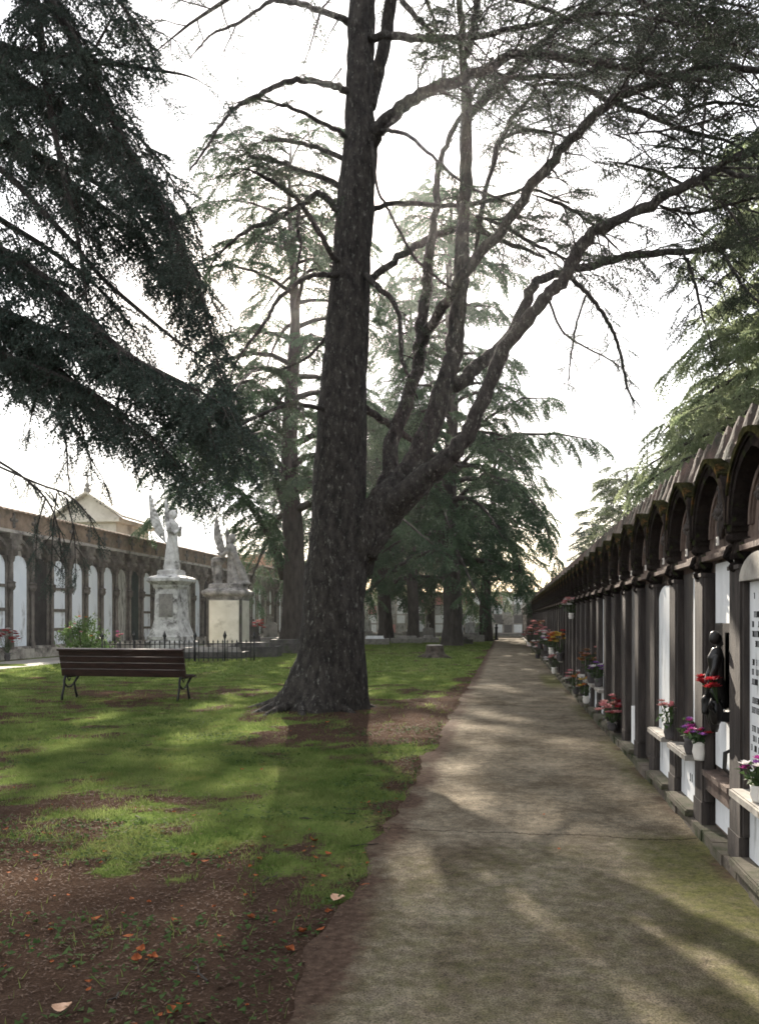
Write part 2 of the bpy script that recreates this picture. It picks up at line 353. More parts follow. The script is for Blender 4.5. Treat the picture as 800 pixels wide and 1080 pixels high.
sheet('cross_path', np.linspace(-15.2, PATH_L - .3, 20), np.linspace(72, 75.2, 4), lambda X, Y: .006 + X * 0, {}, road_m)

# short grass: many thin blades, one mesh
def blades(n, xr, yr, hs, w, name, keep):
    x = rng.uniform(*xr, n); y = rng.uniform(*yr, n)
    k = keep(x, y); x = x[k]; y = y[k]; n = len(x)
    z = ground_z(x, y); a = rng.uniform(0, 2 * np.pi, n); h = rng.uniform(*hs, n) * (.35 + 1.3 * fbm(x * 1.9 + 3, y * 1.9 + 8, 3)); ln = rng.normal(0, .6, (2, n)) * h
    ca, sa = np.cos(a) * w, np.sin(a) * w
    V = np.empty((n, 3, 3)); V[:, 0] = np.stack([x - ca, y - sa, z - .005], -1); V[:, 1] = np.stack([x + ca, y + sa, z - .005], -1)
    V[:, 2] = np.stack([x + ln[0], y + ln[1], z + h], -1)
    return V
def tri_mesh(name, T, mats, mi=None, parent=None):
    n = len(T); me = bpy.data.meshes.new(name)
    me.vertices.add(n * 3); me.vertices.foreach_set('co', T.reshape(-1).astype(np.float32))
    me.loops.add(n * 3); me.loops.foreach_set('vertex_index', np.arange(n * 3, dtype=np.int32))
    me.polygons.add(n); me.polygons.foreach_set('loop_start', (np.arange(n) * 3).astype(np.int32))
    for m_ in mats: me.materials.append(m_)
    if mi is not None: me.polygons.foreach_set('material_index', mi.astype(np.int32))
    me.update(calc_edges=True)
    o = bpy.data.objects.new(name, me); C.objects.link(o)
    if parent is not None: o.parent = parent
    return o
def keep_grass(x, y):
    s = soil_mask(x, y); return (rng.random(len(x)) > s * .985) & (rng.random(len(x)) < sm(.28, .55, fbm(x * 4 + 7, y * 4 + 3, 3)) + .12) & (x < path_edge(y) + .05 * rng.random(len(x)) - .02)
Ts = [blades(210000, (-6.6, -.7), (2.0, 9.5), (.015, .05), .0035, 'g', keep_grass),
      blades(230000, (-14.8, -.7), (9.5, 22), (.02, .055), .006, 'g', keep_grass),
      blades(130000, (-15.1, -.7), (22, 55), (.02, .06), .014, 'g', keep_grass)]
gm = mat('grass_blade', (.068, .110, .030), (.205, .245, .084), scale=1.7, rough=1, spec=0, transl=.45, c3=(.16, .135, .05), c3_scale=2.3, c3_amt=.2)
tag(tri_mesh('grass', np.concatenate(Ts), [gm]), kind='stuff', label='short green lawn grass thinning into brown soil', cat='grass')
# small broad weeds in the nearer soil
def weed(n):
    x = rng.uniform(-6, -.75, n); y = rng.uniform(2.5, 12, n); c = vnoise(x * 1.6 + 50, y * 1.6) + .35 * sm(-1.8, -.9, x)
    k = (c > .66) & (x < path_edge(y) - .02); x = x[k]; y = y[k]; n = len(x); z = ground_z(x, y) + rng.uniform(.01, .035, n)
    a = rng.uniform(0, 2 * np.pi, n); s = rng.uniform(.008, .02, n); tl = rng.normal(0, .35, (2, n))
    V = np.empty((n, 3, 3))
    for i, q in enumerate((0, 2.2, 4.1)):
        dx, dy = np.cos(a + q) * s, np.sin(a + q) * s
        V[:, i] = np.stack([x + dx, y + dy, z + dx * tl[0] + dy * tl[1]], -1)
    return V
tag(tri_mesh('ground_cover', weed(20000), [mat('weed_leaf', (.028, .055, .016), (.075, .115, .04), scale=8, rough=.9, spec=.1, transl=.3)]), kind='stuff', label='low broad leaved weeds along the path edge', cat='weeds')
# needle and twig debris over the soil
def litter(n):
    x = rng.uniform(-6, -.3, n); y = rng.uniform(2, 18, n); s = soil_mask(x, y); k = (rng.random(n) < .15 + .85 * s) & (x < path_edge(y) + rng.exponential(.10, n)); x = x[k]; y = y[k]; n = len(x)
    z = np.where(x > path_edge(y) - .03, .021, ground_z(x, y) + .005); a = rng.uniform(0, 2 * np.pi, n); l = rng.uniform(.008, .035, n); w = rng.uniform(.002, .006, n)
    V = np.empty((n, 3, 3)); d = np.stack([np.cos(a), np.sin(a)], -1); pr = np.stack([-d[:, 1], d[:, 0]], -1)
    V[:, 0, :2] = np.stack([x, y], -1) + pr * w[:, None]; V[:, 1, :2] = np.stack([x, y], -1) - pr * w[:, None]; V[:, 2, :2] = np.stack([x, y], -1) + d * l[:, None]
    V[:, :, 2] = (z + rng.uniform(0, .008, n))[:, None]; V[:, 2, 2] += rng.uniform(0, .008, n)
    return V
tag(tri_mesh('needle_litter', litter(90000), [mat('litter', (.040, .024, .017), (.125, .078, .052), scale=60, rough=.9)]), kind='stuff', label='fallen needles and crumbled bark scattered on the soil', cat='litter')
# fallen leaves, each its own
def leaf_bm(L, W, curl, seed):
    r = random.Random(seed); mb = MB(); n = 7; vs = []
    for i in range(n):
        t = i / (n - 1); w = W * math.sin(math.pi * min(.97, max(.04, t)) ** .85) * (1 + r.uniform(-.15, .15))
        z = curl * L * (4 * (t - .5) ** 2) + .004
        vs += [((t - .5) * L, -w, z + curl * W * 1.2), ((t - .5) * L, 0, z), ((t - .5) * L, w, z + curl * W * 1.4)]
    fs = []
    for i in range(n - 1):
        a = i * 3; fs += [(a, a + 3, a + 4, a + 1), (a + 1, a + 4, a + 5, a + 2)]
    return mb.add(vs, fs)
leaf_src = [leaf_bm(.055, .013 + .004 * s, .05 + .05 * s, s).build('fallen_leaf', M['leaf_orange'], smooth=True) for s in range(5)]
cnt = 0; rl = random.Random(11)
while cnt < 150:
    y = rl.uniform(2.9, 8.2) if cnt > 16 else rl.uniform(8, 14); x = rl.uniform(-.66 * y, -.55)
    if x < -4.4: continue
    pe = float(path_edge(np.array([y]))[0])
    if x > pe + .05 and rl.random() > .0: continue
    if float(soil_mask(np.array([x]), np.array([y]))[0]) < .25 and rl.random() < .8: continue
    o = leaf_src[cnt] if cnt < 5 else cp(leaf_src[cnt % 5], None)
    z = float(ground_z(np.array([x]), np.array([y]))[0])
    o.location = (x, y, max(z + .006, .006)); o.rotation_euler = (rl.uniform(-.3, .3), rl.uniform(-.3, .3), rl.uniform(0, 6.3)); s = rl.choice((.4, .5, .6, .7, .8, 1.1)) * rl.uniform(.62, .98); o.scale = (s, s, s)
    tag(o, 'small orange brown fallen leaf lying on the soil beside the path', 'leaf', 'small orange fallen leaves'); cnt += 1
def tri_leaf(name, px, py, s, label, rz):
    p = G(px, py); o = leaf_bm(.12, .05, .18, int(px)).build(name, M['leaf_tan'], smooth=True)
    zz = float(ground_z(np.array([p.x]), np.array([p.y]))[0]); o.location = (p.x, p.y, max(.02, zz + .012)); o.scale = (s, s, s); o.rotation_euler = (.1, -.1, rz); tag(o, label, 'leaf')
tri_leaf('fallen_leaf', 66, 1070, .62, 'large pale tan fallen leaf on bare soil, bottom left of the photo', .3)
tri_leaf('fallen_leaf', 357, 953, .75, 'pale pinkish fallen leaf lying at the edge of the path', -.5)
for px, py, lb in ((573, 862, 'single reddish leaf lying on the open path before the crack'), (589, 899, 'single reddish leaf lying on the path just this side of the crack')):
    o = cp(leaf_src[0], None); p = G(px, py); o.location = (p.x, p.y, .02); o.rotation_euler = (0, 0, px); o.scale = (.8,) * 3; tag(o, lb, 'leaf')
    if 'group' in o: del o['group']

rw = random.Random(17)
for i in range(14):
    y = rw.uniform(3.0, 9.0); x = rw.uniform(-.6 * y, -.9 - .02 * y); z = float(ground_z(np.array([x]), np.array([y]))[0]) + .006; a = rw.uniform(0, 6.3); l = rw.uniform(.06, .22)
    d = Vector((math.cos(a), math.sin(a), .04)); n_ = Vector((-d.y, d.x, 0)); mb = MB().tube([(0, 0, 0), d * l * .4 + n_ * .012, d * l * .75 - n_ * .008, d * l], [.005, .0045, .0035, .002], 5)
    mb.tube([d * l * .4 + n_ * .012, d * l * .6 + n_ * l * .22], [.003, .0015], 4)
    tag(mb.build('fallen_twig', M['twig'], loc=(x, y, z)), 'small dark fallen twig lying on the soil and grass', 'twig', 'small fallen twigs')
# ------------------------------------------------------------------ cedars: trunk and limbs as tubes, crown as sprays of needle tufts
def unit(a): return a / np.maximum(np.linalg.norm(a, axis=-1, keepdims=True), 1e-9)
def spray_template(seed, L=.55, nside=7, step=.030, K=5, nl=.034, nw=.0075, droop=.12):
    r = np.random.default_rng(seed); pts = []; dirs = []; stems = []
    def run(p0, d, l, sag, w):
        n = max(2, int(l / step)); t = np.linspace(0, 1, n)
        c = p0 + d * (l * t)[:, None]; c[:, 2] -= sag * l * t ** 2; c += r.normal(0, .006, c.shape)
        dd = unit(np.gradient(c, axis=0)); pts.append(c); dirs.append(dd)
        for i in range(0, n - 1, 3):
            j = min(i + 3, n - 1); q = unit(np.cross(c[j] - c[i], [0, 0, 1.0]))
            ww = w * (1 - .6 * i / n); stems.append([c[i] - q * ww, c[i] + q * ww, c[j]]); stems.append([c[i] + [0, 0, ww], c[i] - [0, 0, ww], c[j]])
        return c, dd
    c, dd = run(np.zeros(3), np.array([1.0, 0, .05]), L, droop, .006)
    for i in range(nside):
        t = .12 + .8 * i / nside + r.uniform(-.03, .03); k = int(t * (len(c) - 1)); s = 1 if i % 2 else -1
        d = unit(dd[k] * r.uniform(.6, .9) + np.array([0, s, 0]) * r.uniform(.6, .9) + np.array([0, 0, r.uniform(-.15, .12)]))
        run(c[k], d, L * r.uniform(.25, .48) * (1.15 - t * .6), droop * 1.5, .004)
    p = np.concatenate(pts); d = np.concatenate(dirs); n = len(p)
    p = np.repeat(p, K, 0); d = np.repeat(d, K, 0)
    nd = unit(d * r.uniform(.1, .9, (n * K, 1)) + r.normal(0, .62, (n * K, 3)) + np.array([0, 0, .12]))
    sd = unit(np.cross(nd, r.normal(0, 1, (n * K, 3)))) * nw; ln = nl * r.uniform(.65, 1.25, (n * K, 1))
    T = np.stack([p - sd, p + sd, p + nd * ln], 1); S = np.array(stems)
    return np.concatenate([T, S]), np.concatenate([np.zeros(len(T)), np.ones(len(S))])
TPL = {}
def templates(kind):
    if kind not in TPL:
        kw = {'near': dict(L=.55, nside=9, step=.042, K=8, nl=.034, nw=.0095, droop=.14),
              'hang': dict(L=.62, nside=8, step=.042, K=8, nl=.032, nw=.009, droop=.5),
              'mid': dict(L=1.0, nside=9, step=.07, K=5, nl=.10, nw=.028, droop=.25),
              'far': dict(L=1.35, nside=8, step=.11, K=4, nl=.15, nw=.045, droop=.3)}[kind]
        TPL[kind] = [spray_template(100 + i, **kw) for i in range(6)]
    return TPL[kind]
class Tree:
    def __init__(s, kind, seed): s.kind = kind; s.r = np.random.default_rng(seed); s.pos = []; s.xa = []; s.za = []; s.sc = []; s.tw = MB()
    def spray(s, p, d, up=(0, 0, 1), sc=1.0): s.pos.append(p); s.xa.append(d); s.za.append(up); s.sc.append(sc)
    def bake(s, parent, needle, twig=None, name='crown'):
        tp = templates(s.kind); T = []; MI = []
        if s.pos:
            pos = np.array(s.pos, float); x = unit(np.array(s.xa, float)); z = np.array(s.za, float); sc = np.array(s.sc, float)
            y = unit(np.cross(z, x)); z = np.cross(x, y); Rm = np.stack([x, y, z], -1) * sc[:, None, None]
            pick = s.r.integers(0, len(tp), len(pos))
            for k, (t, mi) in enumerate(tp):
                q = np.where(pick == k)[0]
                if len(q) == 0: continue
                W = np.einsum('nij,tvj->ntvi', Rm[q], t) + pos[q][:, None, None, :]
                T.append(W.reshape(-1, 3, 3)); MI.append(np.tile(mi, len(q)))
        if s.tw.f:
            v = np.array(s.tw.v); tr = [[f[0], f[1], f[2]] for f in s.tw.f] + [[f[0], f[2], f[3]] for f in s.tw.f if len(f) > 3]
            T.append(v[np.array(tr)]); MI.append(np.ones(len(tr)))
        return tri_mesh(name, np.concatenate(T), [M[needle], M[twig or 'twig']], np.concatenate(MI), parent)
    def clothe(s, pts, t0=.25, t1=1.0, every=.3, slen=(.5, 1.2), every_s=.2, lift=.1, droop=.25, ssc=(.8, 1.15), dens=1.0, width=.012, hang=0.0, fwd=.55, tip=True, taper=.55):
        """side branches along a limb, each carrying sprays"""
        pts = np.array([tuple(p) for p in pts], float); seg = np.linalg.norm(np.diff(pts, axis=0), axis=1); cum = np.concatenate([[0], np.cumsum(seg)]); tot = cum[-1]
        at = lambda u: np.array([np.interp(u, cum, pts[:, i]) for i in range(3)])
        r = s.r; u = tot * t0; side = 1
        while u < tot * t1:
            p = at(u); t = unit(at(min(u + .1, tot)) - at(max(u - .1, 0))); fr = u / tot
            h = np.cross(t, [0, 0, 1.0])
            if np.linalg.norm(h) < .15: h = np.array([math.cos(u * 9), math.sin(u * 9), 0])
            h = unit(h); side = -side
            d = unit(t * fwd * r.uniform(.6, 1.3) + h * side * r.uniform(.6, 1.0) + np.array([0, 0, r.uniform(-.15, .3) + lift]))
            l = r.uniform(*slen) * (1 - taper * max(0, fr - .3) / .7)
            s.branch(p, d, l, droop * r.uniform(.6, 1.5), width * r.uniform(.7, 1.2), every_s, ssc, dens, hang)
            u += every * r.uniform(.6, 1.4)
        if tip:
            t = unit(pts[-1] - pts[-2]); s.branch(pts[-1], t, slen[0], droop, width * .7, every_s, ssc, dens, hang)
    def branch(s, p, d, l, droop, w, every_s, ssc, dens, hang=0.0):
        r = s.r; n = 5; uu = np.linspace(0, 1, n)
        c = p + d * (l * uu)[:, None]; c[:, 2] -= droop * l * uu ** 2; c[1:] += r.normal(0, .02 * l, (n - 1, 3))
        s.tw.tube(c, [w * (1 - .75 * k / (n - 1)) for k in range(n)], 4, cap=False)
        for k in range(1, 4):
            if l > .35 and r.random() < .8:
                t = unit(c[k + 1] - c[k]); h = np.cross(t, [0, 0, 1.0]); e = unit(t + unit(h + 1e-6) * r.choice([-1, 1]) * r.uniform(.5, 1.1) + np.array([0, 0, r.uniform(-.5, .3)])) * l * r.uniform(.2, .4)
                s.tw.tube([c[k], c[k] + e * .5, c[k] + e + np.array([0, 0, -.08 * l])], [w * .45, w * .35, w * .15], 3, cap=False)
        m = max(1, int(l / every_s)); sd = 1
        for i in range(m):
            if r.random() > dens: continue
            f = (i + .6) / m; x = np.array([np.interp(f, uu, c[:, k]) for k in range(3)]); k = min(int(f * (n - 1)), n - 2)
            t = unit(c[k + 1] - c[k]); h = np.cross(t, [0, 0, 1.0]); h = unit(h) if np.linalg.norm(h) > .1 else np.array([1.0, 0, 0]); sd = -sd
            dd = unit(t * r.uniform(.5, 1.1) + h * sd * r.uniform(.35, .9) + np.array([0, 0, r.uniform(-.25, .3) - hang * r.random()]))
            s.spray(x, dd, unit(np.array([r.normal(0, .25), r.normal(0, .25), 1.0])) if abs(dd[2]) < .85 else h, r.uniform(*ssc))
        t = unit(c[-1] - c[-2]); s.spray(c[-1] - t * .05, t + np.array([0, 0, .01]), np.array([.1, .2, 1.0]), r.uniform(*ssc) * .9)

def smooth_path(pts, rad, k=4):
    pts = [Vector(p) for p in pts]; out = []; ro = []; n = len(pts)
    for i in range(n - 1):
        p0, p1, p2, p3 = pts[max(i - 1, 0)], pts[i], pts[i + 1], pts[min(i + 2, n - 1)]
        for j in range(k):
            t = j / k
            out.append(.5 * ((2 * p1) + (p2 - p0) * t + (2 * p0 - 5 * p1 + 4 * p2 - p3) * t * t + (3 * p1 - p0 - 3 * p2 + p3) * t ** 3)); ro.append(rad[i] * (1 - t) + rad[i + 1] * t)
    out.append(pts[-1]); ro.append(rad[-1]); return out, ro
def gnarl(o, amp, freq, seed, stretch=.35):
    """bark-like unevenness pushed along the normals of a tube mesh"""
    me = o.data; n = len(me.vertices); co = np.empty(n * 3); no = np.empty(n * 3)
    me.vertices.foreach_get('co', co); me.vertices.foreach_get('normal', no); co = co.reshape(-1, 3); no = no.reshape(-1, 3)
    a = fbm(co[:, 0] * freq + co[:, 2] * freq * stretch + seed, co[:, 1] * freq - co[:, 2] * freq * stretch * .7, 4) - .5
    me.vertices.foreach_set('co', (co + no * (a * amp)[:, None]).ravel()); me.update()

# ---------------- the big cedar beside the path
D0 = 13.6
big = empty('cedar_tree', TRUNK)
tag(big, 'big dark cedar with furrowed trunk and spreading limbs, standing beside the concrete path', 'tree')
inv = Matrix.Translation(-TRUNK)
def pxpath(lst, d0=D0, d1=None):
    n = len(lst); d1 = d0 if d1 is None else d1
    if len(lst[0]) == 4: return [inv @ P(a, b, c) for a, b, c, w in lst], [w * c / F / 2 for a, b, c, w in lst]
    q = [d0 + (d1 - d0) * i / (n - 1) for i in range(n)]
    return [inv @ P(a, b, c) for (a, b, w), c in zip(lst, q)], [w * c / F / 2 for (a, b, w), c in zip(lst, q)]
prof = [(347, 752, 78), (348, 735, 76), (349, 715, 74), (350, 690, 71), (352, 650, 66), (355, 600, 64), (357, 560, 60), (358, 500, 56), (360, 440, 52), (364, 380, 46), (369, 300, 41), (373, 230, 39),
        (378, 180, 38), (380, 140, 34), (379, 100, 29), (380, 50, 28), (382, 0, 27), (386, -80, 24), (392, -180, 19), (398, -290, 13), (402, -400, 5)]
pts, rad = pxpath(prof); pts, rad = smooth_path(pts, rad, 10)
tb = MB(); NT = 72; vs = []
pts[0].z -= .25
for i, (p, r_) in enumerate(zip(pts, rad)):
    for j in range(NT):
        q = 2 * math.pi * j / NT; z = p.z
        fl = max(0, 1 - z / 1.35)
        lobes = .5 + .5 * math.cos(5 * q + 1.1) ; lob2 = .5 + .5 * math.cos(3 * q - .4)
        k = 1 + fl ** 2.4 * (.06 + .34 * lobes ** 1.4 + .10 * lob2) * (1 + 1.0 * max(0, math.cos(q - math.pi - .15))) * (.25 + .75 * min(1, 1 - .8 * math.cos(q))) + .035 * math.cos(7 * q + z * .6) * min(1, .4 + fl) + .022 * math.cos(4 * q + 2 + z * .35)
        vs.append((p.x + math.cos(q) * r_ * k, p.y + math.sin(q) * r_ * k, p.z))
fs = [(i * NT + j, i * NT + (j + 1) % NT, (i + 1) * NT + (j + 1) % NT, (i + 1) * NT + j) for i in range(len(pts) - 1) for j in range(NT)]
tb.add(vs, fs + [tuple(range(len(pts) * NT - NT, len(pts) * NT))]); tr_o = tb.build('trunk', M['bark'], big, smooth=True); gnarl(tr_o, .10, 5.0, 1, .25); gnarl(tr_o, .035, 16.0, 2, .3)
T0 = Tree('near', 21)
for a_, l_, r_, z_ in ((3.05, 1.25, .17, .30), (2.55, .95, .13, .24), (3.75, 1.1, .14, .26), (4.5, .9, .12, .24), (5.3, .85, .11, .22), (.1, .75, .10, .2), (4.1, 1.35, .09, .18)):
    q_ = [Vector((math.cos(a_ + .18 * math.sin(3 * t + a_)) * (.32 + l_ * t), math.sin(a_ + .18 * math.sin(3 * t + a_)) * (.32 + l_ * t), z_ * (1 - t) ** 1.6 + .07 - .12 * t)) for t in (0, .2, .4, .6, .8, 1)]
    ro = MB().tube(q_, [r_ * (1 - .72 * t) for t in (0, .2, .4, .6, .8, 1)], 10).build('root', M['bark'], big, smooth=True); gnarl(ro, .05, 7, int(a_ * 10))
def limb(lst, d0=D0, d1=None, leaf=None, n=10, k=5, name='limb', tree=None, parent=None, m='bark'):
    pts, rad = pxpath(lst, d0, d1); pts, rad = smooth_path(pts, rad, k)
    for i in range(2, len(pts)):
        pts[i] += Vector(tuple(np.random.default_rng(i + int(lst[0][0]) * 7).normal(0, .25, 3))) * min(rad[i], .06)
    o = MB().tube(pts, rad, n).build(name, M[m], parent or big, smooth=True)
    if max(rad) > .05: gnarl(o, max(rad) * .20, 8, int(lst[0][1]))
    if leaf is not None: (tree or T0).clothe(pts, **leaf)
    return pts
def dn(**k):
    k = {**dict(t0=.25, every=.24, slen=(.5, 1.4), every_s=.14, lift=.08, droop=.25, ssc=(.6, 1.05), dens=.95, width=.012), **k}; k['every'] *= .78; k['every_s'] *= 1.3; k['dens'] *= .82; k['width'] *= 1.35; k['slen'] = (k['slen'][0] * 1.1, k['slen'][1] * 1.5); k['ssc'] = (k['ssc'][0] * .8, k['ssc'][1] * .95); return k
def sp(**k):
    k = {**dict(t0=.3, every=.45, slen=(.3, .8), every_s=.2, lift=.0, droop=.3, ssc=(.5, .85), dens=.7, width=.010), **k}; k['every'] *= .7; return k
# second leader and the stems that rise from it
limb([(364, 610, 13.6, 40), (377, 580, 13.55, 46), (391, 556, 13.5, 45), (406, 533, 13.4, 39), (421, 511, 13.4, 32), (438, 488, 13.4, 26), (455, 447, 13.45, 23), (473, 396, 13.5, 20), (479, 360, 13.55, 19), (485, 312, 13.6, 16), (488, 240, 13.7, 13.5), (490, 180, 13.75, 13),
      (492, 120, 13.8, 12), (488, 60, 13.9, 8), (485, 20, 13.95, 6), (481, -60, 14.1, 5), (478, -140, 14.2, 3)], n=14, leaf=sp(t0=.62))
limb([(396, 540, 13.5, 22), (410, 501, 13.8, 18), (413, 465, 13.9, 16), (428, 426, 14, 15), (440, 384, 14.1, 13.5), (443, 360, 14.1, 13), (449, 315, 14.2, 12), (452, 270, 14.3, 10.5), (459, 220, 14.4, 8), (461, 180, 14.5, 6.5), (467, 159, 14.6, 6),
      (482, 129, 14.7, 5), (500, 95, 14.9, 4), (520, 60, 15, 3)], n=12, leaf=sp(t0=.55))
limb([(368, 596, 13.5, 34), (387, 566, 13.45, 38), (408, 540, 13.35, 34), (440, 511, 13.0, 27), (468, 488, 12.8, 21), (487, 464, 12.7, 18), (503, 435, 12.6, 16), (518, 399, 12.5, 15.5), (536, 361, 12.4, 15), (560, 332, 12.3, 14), (580, 309, 12.2, 14), (598, 287, 12.1, 14), (611, 261, 12, 13), (637, 238, 11.8, 12), (686, 216, 11.5, 10.5),
      (735, 190, 11.2, 9.5), (767, 169, 11, 9), (800, 159, 10.8, 8), (870, 130, 10.4, 5), (930, 120, 10.1, 2)], n=12, leaf=dn(t0=.58, dens=.7, every=.28, slen=(.4, 1.1)))
limb([(478, 408, 13.5, 16), (492, 398, 13.6, 15), (506, 384, 13.8, 15), (530, 364, 14, 13.5), (550, 328, 14.2, 12), (562, 301, 14.3, 10), (574, 293, 14.4, 9), (605, 284, 14.5, 8.5), (654, 273, 14.6, 8), (680, 268, 14.6, 7.5), (735, 264, 14.6, 6.5), (767, 261, 14.6, 5), (800, 252, 14.5, 4), (860, 250, 14.3, 2)], leaf=dn(t0=.55, every=.25, slen=(.5, 1.2), hang=.5))
limb([(440, 372, 14.1, 11), (452, 348, 13.9, 11), (476, 309, 13.2, 11), (492, 285, 13, 11), (530, 240, 12.9, 11.5), (555, 202, 12.7, 11), (585, 166, 12.5, 11), (615, 135, 12.3, 10), (654, 100, 12.1, 9.5), (690, 88, 12, 9), (750, 70, 11.8, 7.5), (800, 75, 11.5, 6), (860, 70, 11.2, 3)], n=12, leaf=dn(t0=.45, every=.19, slen=(.5, 1.5)))
limb([(652, 102, 12.1, 6), (664, 76, 12.1, 6), (676, 49, 12.1, 5.5), (693, 23, 12.1, 5), (715, -20, 12.1, 4), (730, -60, 12, 2)], leaf=dn(t0=.1, every=.2))
limb([(388, 152, 13.5, 17), (400, 136, 13.4, 16), (423, 114, 13.2, 14), (449, 97, 13, 12), (488, 84, 12.7, 11), (518, 69, 12.5, 10), (548, 58, 12.3, 9), (605, 61, 12, 8), (650, 69, 11.8, 7), (700, 80, 11.5, 5), (740, 85, 11.2, 3)], n=12, leaf=dn(t0=.18, every=.17, slen=(.5, 1.5)))
limb([(491, 122, 13.8, 8), (500, 115, 13.9, 9), (530, 87, 14.1, 9), (551, 66, 14.3, 8), (572, 45, 14.5, 7), (605, 16, 14.8, 6), (640, -10, 15, 4), (690, -40, 15.2, 2)], leaf=dn(t0=.2, every=.18, slen=(.5, 1.4)))
limb([(491, 60, 13.9, 8), (497, 39, 13.8, 8), (503, 5, 13.7, 8), (508, -50, 13.6, 6), (512, -120, 13.5, 3)], leaf=dn(t0=.2, every=.25))
limb([(390, 112, 13.7, 14), (396, 85, 13.9, 14), (404, 50, 14, 14), (412, 5, 14.1, 13), (420, -60, 14.3, 10), (432, -150, 14.5, 5)], n=10, leaf=sp(t0=.5))
limb([(388, 39, 13.5, 8), (410, 38, 13.3, 8), (440, 40, 13, 8), (476, 41, 12.7, 7), (520, 36, 12.4, 6), (580, 22, 12, 5), (650, 15, 11.6, 4), (720, 25, 11.3, 2)], leaf=dn(t0=.2, every=.19, slen=(.4, 1.3)))
limb([(413, -20, 14.1, 6), (430, 8, 14, 6), (452, 31, 13.9, 5), (470, 45, 13.8, 3)], leaf=sp(t0=.5))
limb([(384, 297, 13.6, 8), (395, 291, 13.7, 8), (419, 273, 13.9, 7.5), (449, 253, 14.6, 7), (470, 244, 14.9, 7), (500, 242, 15.1, 6), (540, 258, 15.4, 5), (575, 272, 15.6, 3)], leaf=sp(t0=.4, dens=.8, every=.3))
limb([(385, 290, 13.4, 7), (394, 300, 13.2, 6), (413, 315, 13, 5.5), (422, 338, 12.9, 5), (423, 375, 12.8, 4.5), (431, 399, 12.7, 3), (440, 420, 12.7, 2)], leaf=sp(t0=.4))
limb([(386, 223, 13.6, 6), (400, 218, 13.8, 5.5), (419, 214, 14, 5), (458, 216, 14.2, 5), (490, 217, 14.5, 5), (530, 207, 15, 4), (560, 200, 15.3, 3), (600, 215, 15.5, 2)], leaf=sp(t0=.35, dens=.85, every=.3))
limb([(392, 150, 13.2, 3.5), (398, 198, 12.8, 3), (410, 222, 12.7, 3), (431, 261, 12.6, 3), (443, 279, 12.6, 3), (470, 300, 12.5, 2.5), (476, 304, 12.5, 2)], leaf=sp(t0=.5, dens=.3))
limb([(402, 138, 13.3, 4.5), (412, 138, 13.2, 4.5), (430, 143, 12.8, 4), (450, 160, 12.6, 3.5), (478, 185, 12.4, 3), (500, 200, 12.3, 3), (540, 215, 12.2, 2)], leaf=sp(t0=.45, dens=.6))
limb([(515, 190, 15.2, 1), (522, 165, 15.2, 5), (540, 125, 15.4, 5), (560, 100, 15.6, 4), (580, 60, 15.8, 3)], leaf=sp(t0=.1, dens=.9, every=.25))
limb([(500, 290, 15, 1), (504, 240, 15, 6), (512, 200, 15.2, 5), (526, 148, 15.3, 5)], leaf=None)
for L_ in ([(524, 150, 15.3, 4), (550, 138, 15.4, 4), (580, 140, 15.5, 3), (600, 146, 15.5, 2)], [(494, 225, 13.7, 5), (530, 238, 13.7, 4.5), (560, 256, 13.6, 4), (585, 268, 13.5, 3), (620, 285, 13.4, 2)],
           [(560, 205, 12.7, 5), (590, 215, 12.7, 4), (620, 233, 12.7, 3), (650, 262, 12.7, 2)], [(555, 90, 14.3, 6), (600, 88, 14.4, 6), (640, 105, 14.4, 6), (680, 120, 14.4, 6), (720, 136, 14.4, 5), (770, 150, 14.4, 3), (800, 170, 14.4, 2)],
           [(490, 75, 13.9, 6), (540, 82, 14.2, 6), (600, 80, 14.6, 6), (650, 70, 15, 4), (720, 60, 15.2, 3), (790, 40, 15.2, 2)], [(700, 130, 12.5, 4), (740, 110, 12.3, 4), (780, 110, 12.1, 3), (830, 120, 12, 2)],
           [(640, 20, 14, 5), (700, 5, 14, 4), (760, 10, 14, 3), (810, 20, 14, 2)], [(600, -20, 13, 5), (660, -5, 13, 4), (740, 30, 12.6, 4), (800, 60, 12.3, 3)], [(690, 215, 11.5, 4), (730, 225, 11.4, 3.5), (770, 215, 11.3, 3), (810, 205, 11.2, 2)],
           [(640, 170, 15, 4), (690, 180, 15, 4), (740, 205, 15, 3), (800, 225, 15, 2)]):
    L_[0] = (*L_[0][:3], 1.0)
    limb(L_, leaf=dn(t0=.05, every=.2, slen=(.4, 1.2), dens=.85))
rq = random.Random(5)
for i in range(14):
    x0_, y0_ = rq.uniform(560, 740), rq.uniform(-30, 215); d_0 = rq.uniform(11, 16); dx_, dy_ = rq.uniform(60, 130), rq.uniform(-25, 45)
    limb([(x0_, y0_, d_0, 1), (x0_ + dx_ * .5, y0_ + dy_ * .3, d_0 - .2, 3), (x0_ + dx_, y0_ + dy_, d_0 - .4, 1.5)], n=6, leaf=dn(t0=.02, every=.34, slen=(.4, 1.1), dens=.6))
